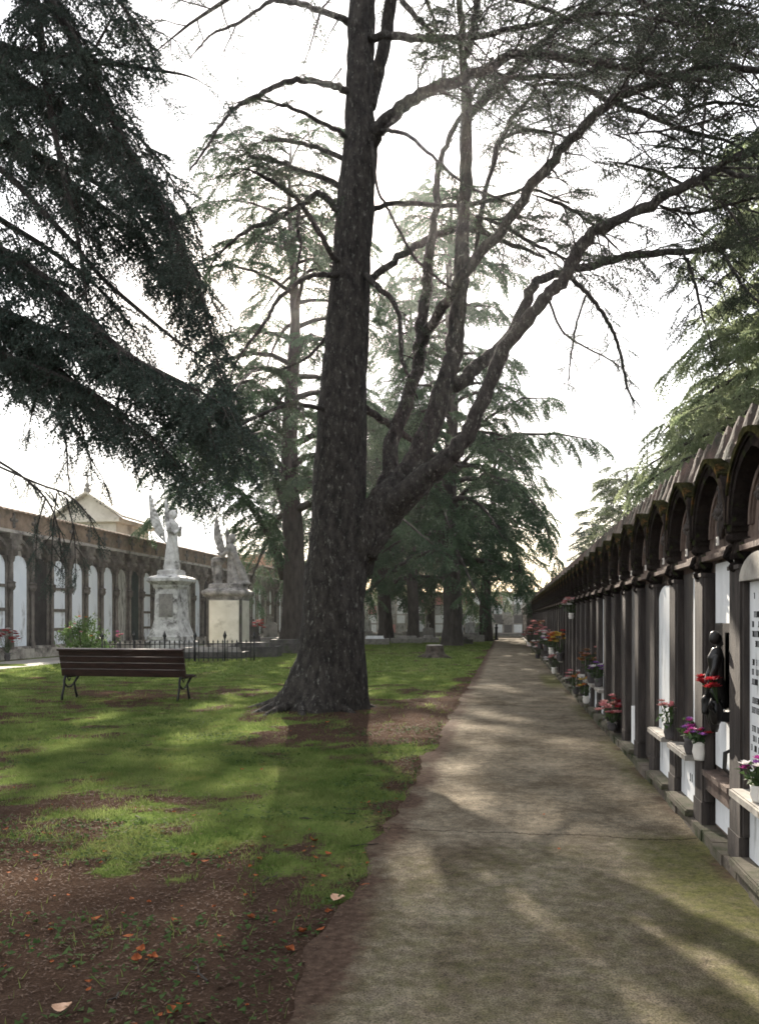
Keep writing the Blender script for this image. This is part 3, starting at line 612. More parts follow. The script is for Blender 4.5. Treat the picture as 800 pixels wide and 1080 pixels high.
# hanging branchlets on the right
limb([(599, 289, 12.1, 5.5), (612, 302, 12.2, 5), (628, 320, 12.3, 4.5), (643, 343, 12.3, 4), (652, 366, 12.4, 3.5), (657, 388, 12.4, 3), (661, 408, 12.4, 2.5), (668, 425, 12.4, 2)], leaf=sp(t0=.25, every=.16, slen=(.12, .35), dens=.7, ssc=(.3, .55), hang=.6))
limb([(579, 318, 12.2, 3), (590, 345, 12.1, 2.5), (606, 360, 12.1, 2.2), (640, 378, 12.1, 1.6), (655, 388, 12.1, 1)], leaf=sp(t0=.3, every=.2, slen=(.1, .3), dens=.5, ssc=(.3, .5)))
limb([(617, 312, 12.3, 2.5), (608, 340, 12.3, 2.2), (602, 372, 12.3, 2), (599, 400, 12.3, 1.2)], leaf=sp(t0=.3, every=.2, slen=(.1, .25), dens=.6, ssc=(.3, .5)))
limb([(735, 190, 11.2, 3), (752, 205, 11.1, 3), (770, 225, 11, 2.5), (795, 262, 10.9, 2)], leaf=sp(t0=.2, every=.2))
limb([(758, 178, 11.1, 6), (775, 184, 10.9, 5.5), (800, 190, 10.7, 5), (850, 210, 10.4, 3)], leaf=sp(t0=.2, every=.25, dens=.9))
limb([(741, 186, 11.2, 2), (740, 150, 11.4, 3), (742, 120, 11.6, 3), (748, 85, 11.7, 2)], leaf=None)
limb([(718, 262, 14.6, 2), (728, 285, 14.4, 3.5), (735, 310, 14.2, 3), (742, 340, 14, 2)], leaf=dn(t0=.1, every=.2, slen=(.3, .8), hang=.6))
limb([(760, 262, 14.6, 4), (772, 285, 14.4, 3.5), (785, 305, 14.2, 3), (800, 320, 14, 2)], leaf=dn(t0=.1, every=.2, slen=(.4, .9), hang=.6))
# left side
limb([(370, 26, 13.6, 9), (360, 20, 13.5, 7), (338, 11, 13.2, 6), (312, 3, 12.9, 5.5), (288, 1, 12.6, 4.5), (270, 12, 12.4, 3.6), (248, 26, 12.1, 3), (224, 36, 11.9, 2.4), (210, 50, 11.8, 2), (200, 62, 11.7, 1.2)], leaf=None)
for a in ([(338, 11, 13.2, 3), (333, 28, 13.1, 2.2), (328, 46, 13, 1.6), (318, 74, 13, .8)], [(249, 26, 12.1, 1.8), (242, 42, 12, 1.4), (234, 58, 12, .8)], [(340, 8, 13.2, 2.5), (348, 0, 13.1, 2), (356, -10, 13, 1.2)], [(360, 72, 13.4, 2), (350, 85, 13.3, 1.2), (342, 92, 13.2, .7)], [(356, 22, 13.5, 2), (348, 35, 13.4, 1.2), (342, 48, 13.3, .7)]):
    limb(a, n=6, leaf=sp(every=.5, slen=(.1, .25), dens=.3, ssc=(.2, .35)))
limb([(372, 96, 13.6, 9), (360, 94, 13.4, 7.5), (340, 88, 13.1, 6.5), (320, 85, 12.8, 6), (300, 88, 12.5, 5.5), (272, 100, 12.2, 5), (248, 114, 11.9, 4), (230, 136, 11.6, 3.2), (212, 164, 11.4, 2.4), (200, 180, 11.2, 1.4)], leaf=sp(t0=.3, t1=.85, every=.28, slen=(.15, .5), dens=.75, ssc=(.35, .6)))
limb([(372, 148, 13.6, 6), (360, 141, 13.4, 5), (336, 128, 13.1, 4.5), (312, 116, 12.8, 4), (288, 109, 12.5, 3.2), (268, 104, 12.3, 2.4), (250, 108, 12.1, 1.4)], leaf=sp(t0=.35, every=.3, slen=(.15, .5), dens=.8, ssc=(.35, .6)))
limb([(368, 228, 13.6, 10), (358, 223, 13.5, 8), (337, 205, 13.6, 7), (317, 216, 13.7, 5.5), (288, 234, 13.8, 5), (263, 241, 13.9, 4.2), (236, 263, 14, 3), (222, 280, 14, 1.6)], leaf=sp(t0=.3, every=.28, slen=(.3, .8), dens=.9))
limb([(364, 280, 13.6, 8), (351, 270, 13.3, 6), (337, 245, 13.1, 6), (319, 216, 12.9, 5.5), (299, 200, 12.7, 5), (279, 187, 12.5, 4), (262, 178, 12.3, 2)], leaf=sp(t0=.35, every=.25, slen=(.3, .9), dens=.95))
limb([(370, 205, 13.8, 7), (345, 190, 14.2, 6), (318, 180, 14.6, 5), (290, 170, 15, 4), (262, 165, 15.3, 2.5)], leaf=sp(t0=.2, every=.22, slen=(.3, 1.0), dens=.95))
limb([(372, 170, 13.9, 6), (340, 158, 14.4, 5), (310, 150, 14.8, 4), (280, 148, 15.2, 2)], leaf=sp(t0=.25, every=.25, slen=(.3, .9), dens=.9))
limb([(316, 218, 13.7, 4), (314, 240, 13.6, 3.6), (317, 262, 13.5, 3.2), (312, 292, 13.5, 2)], leaf=sp(t0=.3, every=.3, slen=(.1, .4)))
limb([(366, 292, 13.6, 8), (349, 290, 13.3, 6), (326, 292, 13, 5.2), (310, 301, 12.8, 4.8), (292, 319, 12.6, 4.2), (279, 340, 12.4, 3.6), (259, 367, 12.2, 3), (247, 387, 12.1, 2.2), (242, 402, 12, 1.2)], leaf=sp(t0=.75, every=.4, slen=(.1, .3), dens=.4, ssc=(.3, .4)))
limb([(350, 430, 13.5, 6), (334, 430, 13.2, 5), (310, 426, 12.9, 4.2), (278, 436, 12.5, 3.4), (251, 451, 12.2, 2.6), (235, 462, 12, 1.6)], leaf=sp(t0=.35, every=.3, slen=(.3, .7), dens=.9))
limb([(352, 345, 13.7, 4), (330, 372, 14, 3.4), (310, 385, 14.2, 2.6), (290, 392, 14.3, 1.4)], leaf=sp(t0=.2, every=.25, slen=(.3, .8), dens=.9))
limb([(384, 430, 13.8, 8), (400, 440, 14.1, 8), (420, 455, 14.6, 7), (450, 476, 15.2, 6), (475, 490, 15.6, 4), (500, 492, 16, 2)], leaf=sp(t0=.6))
# upper crown above the frame, whorl by whorl
for i in range(16):
    z = 11.9 + i * .52; az = i * 2.399 + .4; L_ = 4.6 * (1 - (z - 11) / 10.5) + .6
    u = np.linspace(0, 1, 6); ax = np.interp(z, [p.z for p in pts], [0] * len(pts)); tp = P(380 + (z - 11) * 2.4, 0, D0) - TRUNK
    q = [Vector((tp.x + math.cos(az) * L_ * k, tp.y + math.sin(az) * L_ * k, z + L_ * (.25 * k - .3 * k * k))) for k in u]
    MB().tube(q, [.09 * (1 - .9 * k) for k in u], 7).build('limb', M['bark'], big, smooth=True)
    T0.clothe(q, **dn(t0=.2, every=.4, dens=.7))
T0.bake(big, 'needle_main')

# ---------------- the cedar on the left, its trunk just outside the frame
LB = XY(-210, 10.5); left = empty('cedar_tree', LB)
tag(left, 'dark cedar at the left edge whose drooping boughs hang over the lawn and bench', 'tree')
T1 = Tree('near', 5); T1h = Tree('hang', 6)
ilb = Matrix.Translation(-LB)
tp_, tr_ = smooth_path([Vector((0, 0, -.2)), Vector((.02, 0, .5)), Vector((.05, 0, 2)), Vector((.1, .1, 5)), Vector((.1, .1, 9)), Vector((.15, .05, 13)), Vector((.2, 0, 17))], [.62, .5, .42, .36, .28, .17, .03], 4)
gnarl(MB().tube(tp_, tr_, 20).build('trunk', M['bark'], left, smooth=True), .08, 5, 3)
def lboughs(lst, k=5, leaf=None, tree=None):
    pts = [ilb @ P(a, b, c) for a, b, c, w in lst]; rad = [w * c / F / 2 for a, b, c, w in lst]; pts, rad = smooth_path(pts, rad, k)
    MB().tube(pts, rad, 8).build('limb', M['bark'], left, smooth=True)
    if leaf: (tree or T1).clothe(pts, **leaf)
def ld(**k):
    k = {**dict(t0=.2, every=.16, slen=(.4, 1.0), every_s=.12, lift=-.02, droop=.45, ssc=(.55, .95), dens=1.0, width=.009, hang=.5, fwd=.7), **k}; k['every'] *= .44; k['every_s'] *= 1.15; k['ssc'] = (k['ssc'][0] * .75, k['ssc'][1] * .95); k['slen'] = (k['slen'][0], k['slen'][1] * 1.35); return k
lt = lambda **k: {**dict(t0=.1, every=.3, slen=(.25, .6), every_s=.16, lift=-.1, droop=.5, ssc=(.45, .75), dens=.8, width=.007, hang=.6, fwd=.8), **k}
lboughs([(-200, -60, 10.5, 22), (-110, -10, 10, 16), (-20, 40, 9.6, 11), (50, 62, 9.3, 9), (110, 66, 9.1, 6.5), (150, 72, 9, 4), (190, 78, 8.9, 2.5), (208, 84, 8.9, 1.5)], leaf=ld(t0=.3, t1=.86))
lboughs([(-200, -140, 10.5, 22), (-60, -90, 9.8, 15), (20, -40, 9.4, 11), (60, 12, 9.2, 10), (85, 55, 9.1, 9), (110, 110, 9, 8), (140, 165, 8.9, 7), (165, 205, 8.8, 6), (190, 255, 8.8, 5), (212, 310, 8.7, 4), (226, 370, 8.7, 2.5), (234, 400, 8.7, 1.2)], leaf=ld(t0=.3, every=.14, slen=(.35, .75)))
lboughs([(20, -60, 9.2, 12), (38, 0, 9.0, 10), (44, 50, 8.9, 8.5), (52, 110, 8.8, 7), (62, 160, 8.7, 6), (72, 205, 8.7, 5.5), (82, 250, 8.6, 5), (88, 285, 8.6, 3.5), (92, 320, 8.6, 2)], leaf=ld(t0=.2, every=.22, slen=(.3, .8)))
lboughs([(-200, 30, 10.5, 18), (-100, 110, 10, 11), (0, 178, 9.5, 7), (50, 228, 9.2, 6), (80, 260, 9.1, 5.5), (108, 293, 9, 5), (150, 330, 8.9, 4.5), (190, 362, 8.8, 3), (220, 380, 8.7, 1.5)], leaf=lt(t0=.45))
lboughs([(-200, 0, 10.5, 18), (-80, 40, 10.1, 12), (0, 75, 9.8, 9), (60, 110, 9.6, 8), (110, 150, 9.5, 7), (150, 200, 9.4, 5), (175, 250, 9.3, 3)], leaf=ld(t0=.35))
lboughs([(-200, 60, 10.6, 16), (-90, 90, 10.4, 11), (-10, 120, 10.2, 9), (40, 165, 10.1, 8), (80, 200, 10, 7), (130, 235, 9.9, 5), (165, 275, 9.8, 3), (190, 320, 9.8, 1.5)], leaf=ld(t0=.35))
lboughs([(-200, 180, 10.4, 20), (-120, 215, 9.8, 14), (-30, 250, 9.2, 11), (20, 275, 8.9, 10), (60, 305, 8.7, 9), (100, 345, 8.5, 8), (140, 378, 8.3, 7), (180, 398, 8.2, 5), (215, 415, 8.1, 3), (240, 430, 8.1, 1.5)], leaf=ld(t0=.3, every=.12, slen=(.4, .85)))
lboughs([(-200, 250, 10.6, 18), (-110, 290, 10.2, 12), (-20, 320, 9.8, 10), (40, 345, 9.6, 9), (90, 362, 9.5, 8), (150, 392, 9.3, 6), (190, 425, 9.2, 4), (225, 455, 9.1, 2)], leaf=ld(t0=.3, every=.13))
lboughs([(-200, 300, 10.5, 16), (-110, 330, 9.7, 11), (-20, 365, 9, 8), (30, 385, 8.8, 7), (80, 405, 8.6, 6), (120, 430, 8.5, 4.5), (150, 455, 8.4, 3), (175, 475, 8.4, 1.5)], leaf=ld(t0=.35, every=.13))
lboughs([(-120, 300, 10, 10), (-50, 330, 9.9, 8), (0, 345, 9.8, 7), (50, 380, 9.7, 5), (100, 420, 9.6, 4), (130, 445, 9.6, 2)], leaf=ld(t0=.2, every=.16))
lboughs([(-200, -220, 10.5, 18), (-90, -150, 9.6, 13), (0, -90, 9.1, 9), (60, -50, 8.8, 7), (110, -15, 8.7, 5), (140, 20, 8.6, 3)], leaf=ld(t0=.35))
for a in ([(100, 52, 9, 3), (112, 30, 9, 2.6), (122, 10, 9, 2), (132, -12, 9, 1)], [(122, 25, 9, 2), (150, 20, 9, 1.6), (165, 32, 9, 1.2), (190, 45, 9, .8)], [(120, 45, 9, 2), (128, 50, 9, 1.5), (138, 40, 9, 1)]):
    lboughs(a, leaf=lt(every=.16, slen=(.08, .2), ssc=(.22, .4), dens=.7))
for a in ([(56, 415, 8.6, 3), (64, 445, 8.6, 2.6), (70, 470, 8.6, 2.2), (72, 500, 8.6, 1.6), (74, 515, 8.6, 1)], [(40, 400, 8.6, 3), (36, 425, 8.6, 2), (32, 445, 8.6, 1)], [(80, 430, 8.6, 2.5), (88, 460, 8.6, 2), (94, 480, 8.6, 1.5), (106, 500, 8.6, 1)],
          [(165, 460, 8.4, 4), (176, 478, 8.4, 3), (186, 492, 8.4, 2), (200, 486, 8.4, 1)], [(130, 450, 8.5, 2.5), (134, 470, 8.5, 2), (140, 485, 8.5, 1)], [(215, 430, 8.2, 3), (222, 455, 8.2, 2), (228, 478, 8.2, 1)]):
    lboughs(a, leaf=lt(every=.14, slen=(.1, .28), ssc=(.3, .55), dens=.8), tree=T1)
for a in ([(-200, 90, 10.6, 14), (-80, 130, 10.3, 9), (0, 150, 10.1, 7), (60, 172, 10, 6), (120, 205, 9.9, 5), (170, 255, 9.8, 3.5), (205, 310, 9.7, 2), (222, 345, 9.7, 1)], [(-200, 110, 10.8, 14), (-90, 170, 10.8, 9), (-10, 225, 10.7, 7), (50, 262, 10.6, 5), (100, 300, 10.5, 3.5), (140, 345, 10.5, 1.5)], [(20, 20, 9.6, 4), (80, 80, 9.5, 4), (130, 130, 9.4, 3.5), (165, 165, 9.4, 2.5), (195, 215, 9.3, 1.2)]):
    lboughs(a, leaf=ld(t0=.3, every=.3, slen=(.4, .9), dens=.75))
# the wispy shoot that hangs in front of the gallery
for a in ([(-30, 470, 8, 3), (20, 500, 7.6, 2.6), (50, 528, 7.4, 2.2), (62, 560, 7.3, 1.6), (66, 600, 7.3, .8)], [(-10, 488, 7.8, 2.5), (40, 510, 7.4, 2.2), (72, 522, 7.2, 2), (92, 542, 7.1, 1.6), (102, 562, 7.1, .8)], [(48, 526, 7.4, 2), (40, 555, 7.4, 1.4), (38, 590, 7.4, .8)], [(70, 525, 7.2, 2), (78, 560, 7.2, 1.4), (80, 600, 7.2, .8)], [(60, 520, 7.3, 2), (56, 560, 7.3, 1.4), (54, 610, 7.3, .8)]):
    lboughs(a, leaf=lt(t0=.35, every=.1, slen=(.06, .2), ssc=(.2, .38), dens=.75))
# boughs on the far side of the trunk and above, out of the frame
for i in range(14):
    z = 4.5 + i * .85; az = 2.0 + (i * 2.399) % 3.6; L_ = 4.5 * (1 - z / 22)
    q = [Vector((math.cos(az) * L_ * k, math.sin(az) * L_ * k, z + L_ * (.15 * k - .4 * k * k))) for k in np.linspace(0, 1, 6)]
    MB().tube(q, [.10 * (1 - .9 * k) for k in np.linspace(0, 1, 6)], 7).build('limb', M['bark'], left, smooth=True)
    T1.clothe(q, **ld(t0=.25, every=.5))
T1.bake(left, 'needle_dark')

# ---------------- cedars farther off
def cedar(label, base, H, r0, zc0, reach, n, seed, kind='mid', needle='needle_blue', group=None, every=.8, slen=(.6, 1.8), every_s=.5, elev=.22, droop=.5, dens=.9, ssc=(.7, 1.1), lean=(0, 0), az=None, bark='bark_far', zpow=1.0, hang=.3, extra=None, top=.25, name='cedar_tree', limbs=True):
    o = empty(name, base); tag(o, label, 'tree', group); T = Tree(kind, seed); r = np.random.default_rng(seed)
    ax = lambda z: np.array([lean[0] * z + .12 * math.sin(z * .5 + seed), lean[1] * z + .12 * math.cos(z * .43 + seed), z])
    zs = [-.2, .25, 1.0] + list(np.linspace(2, H, 9)); rr = [r0 * 1.35, r0 * 1.12, r0 * .97] + [r0 * (1 - .93 * (z / H) ** 1.1) for z in zs[3:]]
    pp, rp = smooth_path([Vector(tuple(ax(z))) for z in zs], rr, 3)
    gnarl(MB().tube(pp, rp, 14).build('trunk', M[bark], o, smooth=True), r0 * .2, 3.5, seed)
    def put(q, w, n_=6): MB().tube(q, w, n_).build('limb', M[bark], o, smooth=True)
    for i in range(n):
        f = (i + r.uniform(0, .9)) / n; z = zc0 + (H - zc0 - .3) * f ** zpow; a = i * 2.399 + r.uniform(-.4, .4)
        if az is not None: a = az[0] + (az[1] - az[0]) * ((i * .618) % 1)
        L_ = reach * (1 - (1 - top) * f) * r.uniform(.7, 1.15) if not callable(reach) else reach(f) * r.uniform(.75, 1.15)
        b = ax(z); k = np.linspace(0, 1, 6); dr = droop * r.uniform(.6, 1.3); el = elev * r.uniform(.5, 1.6) + .3 * f
        q = [Vector((b[0] + math.cos(a + .25 * t * math.sin(i)) * L_ * t, b[1] + math.sin(a + .25 * t * math.sin(i)) * L_ * t, b[2] + L_ * (el * t - dr * t * t))) for t in k]
        rb = max(.025, .36 * r0 * (1 - .8 * f)); put(q, [rb * (1 - .88 * t) for t in k])
        T.clothe(q, t0=.22, every=every, slen=slen, every_s=every_s, lift=.02, droop=.3, ssc=ssc, dens=dens, width=.02, hang=hang)
    if extra: extra(T, o, put)
    T.bake(o, needle); return o
# ---------------- the row behind the big cedar, the tree by the monuments, and the trees beyond the niche wall
bA = G(308, 686)
cedar('tall thin crowned cedar with a forked lower trunk, right behind the second angel monument', bA, 25, .62, 6.5, lambda f: 7.0 - 3.2 * f if f > .12 else 7.5, 42, 31, needle='needle_blue', every=.38, slen=(.7, 2.1), every_s=.42, elev=.35, droop=.75, dens=.95, ssc=(.7, 1.15), top=.3,
      extra=lambda T, o, put: [(put(q, w, 8), T.clothe(q, t0=.3, every=.26, slen=(.8, 2.0), every_s=.3, lift=-.1, droop=.6, ssc=(.8, 1.2), width=.02, hang=.7)) for q, w in (
          ([P(300, 610, 41.6) - bA, P(290, 575, 41) - bA, P(272, 545, 40) - bA, P(255, 520, 39) - bA, P(232, 505, 38) - bA, P(205, 510, 37) - bA], [.26, .2, .17, .13, .08, .03]),
          ([P(306, 560, 42) - bA, P(296, 525, 41.5) - bA, P(285, 490, 41) - bA, P(262, 470, 40) - bA, P(230, 470, 39) - bA, P(200, 490, 38.5) - bA], [.2, .16, .13, .1, .06, .03]),
          ([P(306, 470, 42) - bA, P(285, 445, 41.5) - bA, P(260, 430, 41) - bA, P(232, 430, 40.5) - bA, P(205, 445, 40) - bA], [.16, .13, .1, .06, .03]),
          ([P(308, 520, 42) - bA, P(318, 500, 41.5) - bA, P(330, 485, 41) - bA, P(342, 490, 40.5) - bA], [.14, .1, .07, .03]),
          ([P(306, 500, 42) - bA, P(284, 480, 41) - bA, P(258, 462, 40) - bA, P(226, 452, 39) - bA, P(190, 462, 38) - bA], [.16, .13, .1, .06, .03]),
          ([P(306, 440, 42) - bA, P(288, 415, 41) - bA, P(262, 402, 40) - bA, P(230, 410, 39) - bA], [.16, .13, .1, .03]))])
bB = G(475, 681)
cedar('cedar with straight trunk and drooping blue green boughs, behind the cut stump by the path', bB, 27, .60, 4.8, lambda f: 5.6 - 2.4 * f, 62, 32, needle='needle_blue', every=.44, slen=(.7, 2.0), every_s=.40, elev=.2, droop=.62, dens=1, ssc=(.8, 1.2), hang=.6,
      extra=lambda T, o, put: [(put(q, w, 7), T.clothe(q, t0=.2, every=.28, slen=(.7, 1.7), every_s=.3, lift=-.05, droop=.5, ssc=(.8, 1.2), width=.02, hang=.6)) for q, w in (
          ([P(478, 500, 48.8) - bB, P(505, 470, 48) - bB, P(545, 458, 47) - bB, P(590, 458, 46) - bB, P(625, 464, 45) - bB], [.15, .12, .09, .06, .02]),
          ([P(478, 530, 48.8) - bB, P(510, 500, 47.5) - bB, P(545, 510, 46) - bB, P(570, 540, 45) - bB, P(582, 580, 44.5) - bB], [.15, .12, .09, .06, .02]),
          ([P(478, 480, 48.8) - bB, P(515, 440, 48) - bB, P(550, 420, 47) - bB, P(578, 420, 46.5) - bB], [.13, .1, .07, .02]),
          ([P(478, 560, 48.8) - bB, P(500, 545, 47) - bB, P(525, 555, 46) - bB, P(545, 590, 45) - bB, P(552, 615, 45) - bB], [.13, .1, .08, .05, .02]),
          ([P(472, 540, 48.8) - bB, P(450, 520, 47) - bB, P(425, 520, 46) - bB, P(405, 545, 45) - bB], [.13, .1, .07, .02]))])
cedar('tall loose cedar behind the big trunk, its crown showing between the rising stems', XY(434, 58), 25, .42, 8.5, lambda f: 4.6 - 2.2 * f, 44, 51, needle='needle_blue', every=.62, slen=(.7, 2.0), every_s=.5, elev=.3, droop=.6, dens=.65, ssc=(.75, 1.1), hang=.4)
cedar('cedar forking low into several stems, standing left of the path between dark graves', G(405, 676), 17, .55, 3.8, lambda f: 5.5 - 2.5 * f, 44, 33, needle='needle_blue', every=.6, slen=(.7, 1.9), every_s=.45, elev=.45, droop=.7, ssc=(.85, 1.25), hang=.4)
cedar('cedar with a leaning dark trunk at the far end of the path', XY(511, 60), 15, .48, 4.4, lambda f: 5.2 - 2.4 * f, 40, 34, needle='needle_blue', every=.6, slen=(.7, 1.9), every_s=.45, elev=.25, droop=.65, lean=(.05, 0), ssc=(.85, 1.25), hang=.5)
cedar('slim far tree, left one of the thin pair beyond the graves', XY(437, 70), 14, .35, 4.8, lambda f: 5 - 2.4 * f, 30, 35, kind='far', needle='needle_olive', every=.6, slen=(.8, 2), every_s=.45, ssc=(.9, 1.3))
cedar('slim far tree, right one of the thin pair beyond the graves', XY(455, 72), 15, .38, 4.8, lambda f: 5 - 2.4 * f, 30, 36, kind='far', needle='needle_olive', every=.6, slen=(.8, 2), every_s=.45, ssc=(.9, 1.3))
cedar('broad cedar behind the main trunk in the middle of the far lawn', XY(372, 66), 19, .5, 4.8, lambda f: 6 - 3 * f, 38, 37, kind='far', needle='needle_blue', every=.6, slen=(.8, 2), every_s=.45, ssc=(.9, 1.3))
cedar('far dark cypress rising over the end of the left gallery', XY(288, 88), 17.5, .5, 1.2, lambda f: 1.6 - 1.2 * f, 60, 38, kind='far', needle='needle_dark', every=.6, slen=(.4, .9), every_s=.4, elev=1.2, droop=.1, name='cypress_tree')
# beyond the wall on the right
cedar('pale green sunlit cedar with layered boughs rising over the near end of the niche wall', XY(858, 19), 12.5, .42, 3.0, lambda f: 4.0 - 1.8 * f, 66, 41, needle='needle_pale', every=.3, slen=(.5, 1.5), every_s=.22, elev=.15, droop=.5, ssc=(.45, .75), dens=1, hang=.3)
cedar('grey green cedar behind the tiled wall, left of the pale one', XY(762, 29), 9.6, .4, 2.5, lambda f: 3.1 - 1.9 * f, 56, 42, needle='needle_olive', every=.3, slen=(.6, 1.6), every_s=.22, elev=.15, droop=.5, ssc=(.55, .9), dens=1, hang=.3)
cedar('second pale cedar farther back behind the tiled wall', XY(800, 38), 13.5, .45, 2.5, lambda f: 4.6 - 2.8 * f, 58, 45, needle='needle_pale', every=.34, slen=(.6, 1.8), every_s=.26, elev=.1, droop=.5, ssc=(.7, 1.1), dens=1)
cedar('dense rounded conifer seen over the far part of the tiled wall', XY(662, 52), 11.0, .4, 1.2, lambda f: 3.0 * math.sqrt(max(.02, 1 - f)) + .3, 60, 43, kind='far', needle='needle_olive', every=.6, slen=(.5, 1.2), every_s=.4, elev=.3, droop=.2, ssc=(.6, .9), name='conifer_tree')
cedar('small dark conical conifer, farthest of those over the tiled wall', XY(626, 62), 8.8, .35, 1.0, lambda f: 1.5 * (1 - f) ** .6 + .35, 50, 44, kind='far', needle='needle_dark', every=.5, slen=(.4, .9), every_s=.35, elev=.5, droop=.15, ssc=(.5, .8), name='conifer_tree')
# ------------------------------------------------------------------ niche wall along the path
FX, BS, Y0 = 1.34, .94, 5.21          # pilaster front, bay width, first pilaster in full view
K0, K1 = -5, 40
WO = Vector((1.6, Y0 + K0 * BS, 0))
wall = empty('niche_wall', WO); tag(wall, 'long dark stone tomb wall with arched hoods and tiled roof along the right of the path', 'tomb wall')
ya, yb = 0, (K1 - K0) * BS
X_ = lambda x: x - WO.x
b = MB()
b.box(X_(1.43), X_(2.55), ya, yb, .0, 1.93); b.box(X_(1.40), X_(2.55), ya, yb, 1.93, 2.60)
b.build('wall', M['wall_stone'], wall)
b = MB(); n = 150
for i in range(n):
    y0, y1 = ya + (yb - ya) * i / n, ya + (yb - ya) * (i + 1) / n; q = random.uniform(-.012, .012); h = .085 + random.uniform(-.008, .008)
    b.box(X_(1.297) + q, X_(1.44), y0, y1 - .004, -.1, h)
b.build('plinth', M['plinth'], wall)
# barrel tiled roof, both slopes; the corrugation runs up the slope
def barrel_roof(name, parent, x0, z0, x1, z1, ya, yb, pitch, amp, m, th=.03, per=8, zig=0):
    n = int((yb - ya) / pitch) * per; vs = []; fs = []; rows = 5
    ll = math.hypot(x1 - x0, z1 - z0); nx_, nz_ = -(z1 - z0) / ll * (1 if x1 > x0 else -1), abs(x1 - x0) / ll
    for i in range(n + 1):
        y = ya + (yb - ya) * i / n; ph = (i % per) / per; hh = amp * abs(math.sin(math.pi * ph)) ** 1.6
        jit = random.Random(i // per + int(x0 * 100)).uniform(-.018, .018)
        for k in range(rows):
            t = k / (rows - 1); st = .012 * ((k % 2) - .5)
            if zig: nx_, nz_ = -.45, .15 + .8 * t
            x = x0 + (x1 - x0) * t + nx_ * hh; z = z0 + (z1 - z0) * t + nz_ * hh + st + jit * (t - .2)
            vs.append((x, y, z))
        for k in (rows - 1, 0):
            t = k / (rows - 1); vs.append((x0 + (x1 - x0) * t, y, z0 + (z1 - z0) * t - th))
    w = rows + 2
    for i in range(n):
        a, c = i * w, (i + 1) * w
        for k in range(w): fs.append((a + k, a + (k + 1) % w, c + (k + 1) % w, c + k))
    mb = MB().add(vs, fs); return mb.build(name, m, parent)
barrel_roof('tiled_roof', wall, X_(1.375), 2.50, X_(1.475), 2.735, ya, yb, .27, .065, M['tile'], th=.05, per=10, zig=1)
barrel_roof('rear_roof', wall, X_(2.75), 2.35, X_(1.51), 2.69, ya, yb, .27, .05, M['tile'])
# one set of bay parts in bay coordinates: y = 0 at the pilaster, the bay runs to y = BS
def arch_pts(w, h, zs, n=12, point=.12):
    out = []
    for i in range(n + 1):
        t = i / n; a = math.pi * t; y = -math.cos(a) * w; z = zs + math.sin(a) ** .9 * h * (1 - point) + point * h * (1 - abs(math.cos(a)))
        out.append((y, z))
    return out
def band(mb, outer, inner, x0, x1, yc):
    n = len(outer)
    vs = [(x, yc + y, z) for x in (x0, x1) for pl in (outer, inner) for y, z in pl]
    A, B, Cc, D = 0, n, 2 * n, 3 * n; fs = []
    for i in range(n - 1):
        fs += [(A + i, A + i + 1, B + i + 1, B + i), (Cc + i, D + i, D + i + 1, Cc + i + 1), (A + i, Cc + i, Cc + i + 1, A + i + 1), (B + i, B + i + 1, D + i + 1, D + i)]
    for e in (0, n - 1): fs.append((A + e, B + e, D + e, Cc + e))
    return mb.add(vs, fs)
yc = BS / 2
hb = MB(); band(hb, arch_pts(.455, .46, 2.07), arch_pts(.385, .388, 2.05), X_(1.302), X_(1.41), yc)
band(hb, arch_pts(.458, .466, 2.07), arch_pts(.42, .43, 2.065), X_(1.290), X_(1.306), yc)
ms = MB(); oo = arch_pts(.455, .46, 2.07, 24); rm = random.Random(4)
band(ms, [(y + rm.uniform(-.012, .012), z + .012 + .026 * rm.random()) for y, z in oo[6:-3]], [(y * .985, z - .015) for y, z in oo[6:-3]], X_(1.276), X_(1.43), yc)
tm = MB(); band(tm, arch_pts(.33, .34, 2.05), arch_pts(.295, .305, 2.05), X_(1.375), X_(1.402), yc)
band(tm, arch_pts(.285, .29, 2.05), arch_pts(.272, .277, 2.05), X_(1.385), X_(1.402), yc)
tm.box(X_(1.36), X_(1.402), .13, BS - .13, 1.935, 1.965); tm.box(X_(1.33), X_(1.402), .10, BS - .10, 1.90, 1.932)
cr = MB(); cz = 2.20
cr.box(X_(1.362), X_(1.40), yc - .018, yc + .018, 2.045, 2.37); cr.box(X_(1.364), X_(1.40), yc - .11, yc + .11, cz - .018, cz + .018)
for dy, dz in ((.11, 0), (-.11, 0), (0, .17)):
    for a in range(3):
        q = a * 2 * math.pi / 3 + (0 if dy > 0 else math.pi if dy < 0 else math.pi / 2); cr.ball((X_(1.378), yc + dy + .026 * math.cos(q), cz + dz + .026 * math.sin(q)), .024, 7, 5)
for a in range(8):
    q = a * math.pi / 4; cr.ball((X_(1.375), yc + .055 * math.cos(q), cz + .055 * math.sin(q)), .02, 6, 4)
cr.ball((X_(1.365), yc, cz), .03, 8, 5)
for s_ in (-1, 1): cr.tube([(X_(1.38), yc + s_ * .015, 2.03), (X_(1.37), yc + s_ * .05, 2.08), (X_(1.378), yc + s_ * .07, 2.13), (X_(1.38), yc + s_ * .05, 2.16)], [.012, .011, .009, .005], 5)
pl = MB(); pl.box(X_(1.350), X_(1.361), yc - .017, yc + .017, 1.985, 2.04)
dg = MB(); dg.box(X_(1.347), X_(1.3495), yc - .003, yc + .003, 2.0, 2.028)
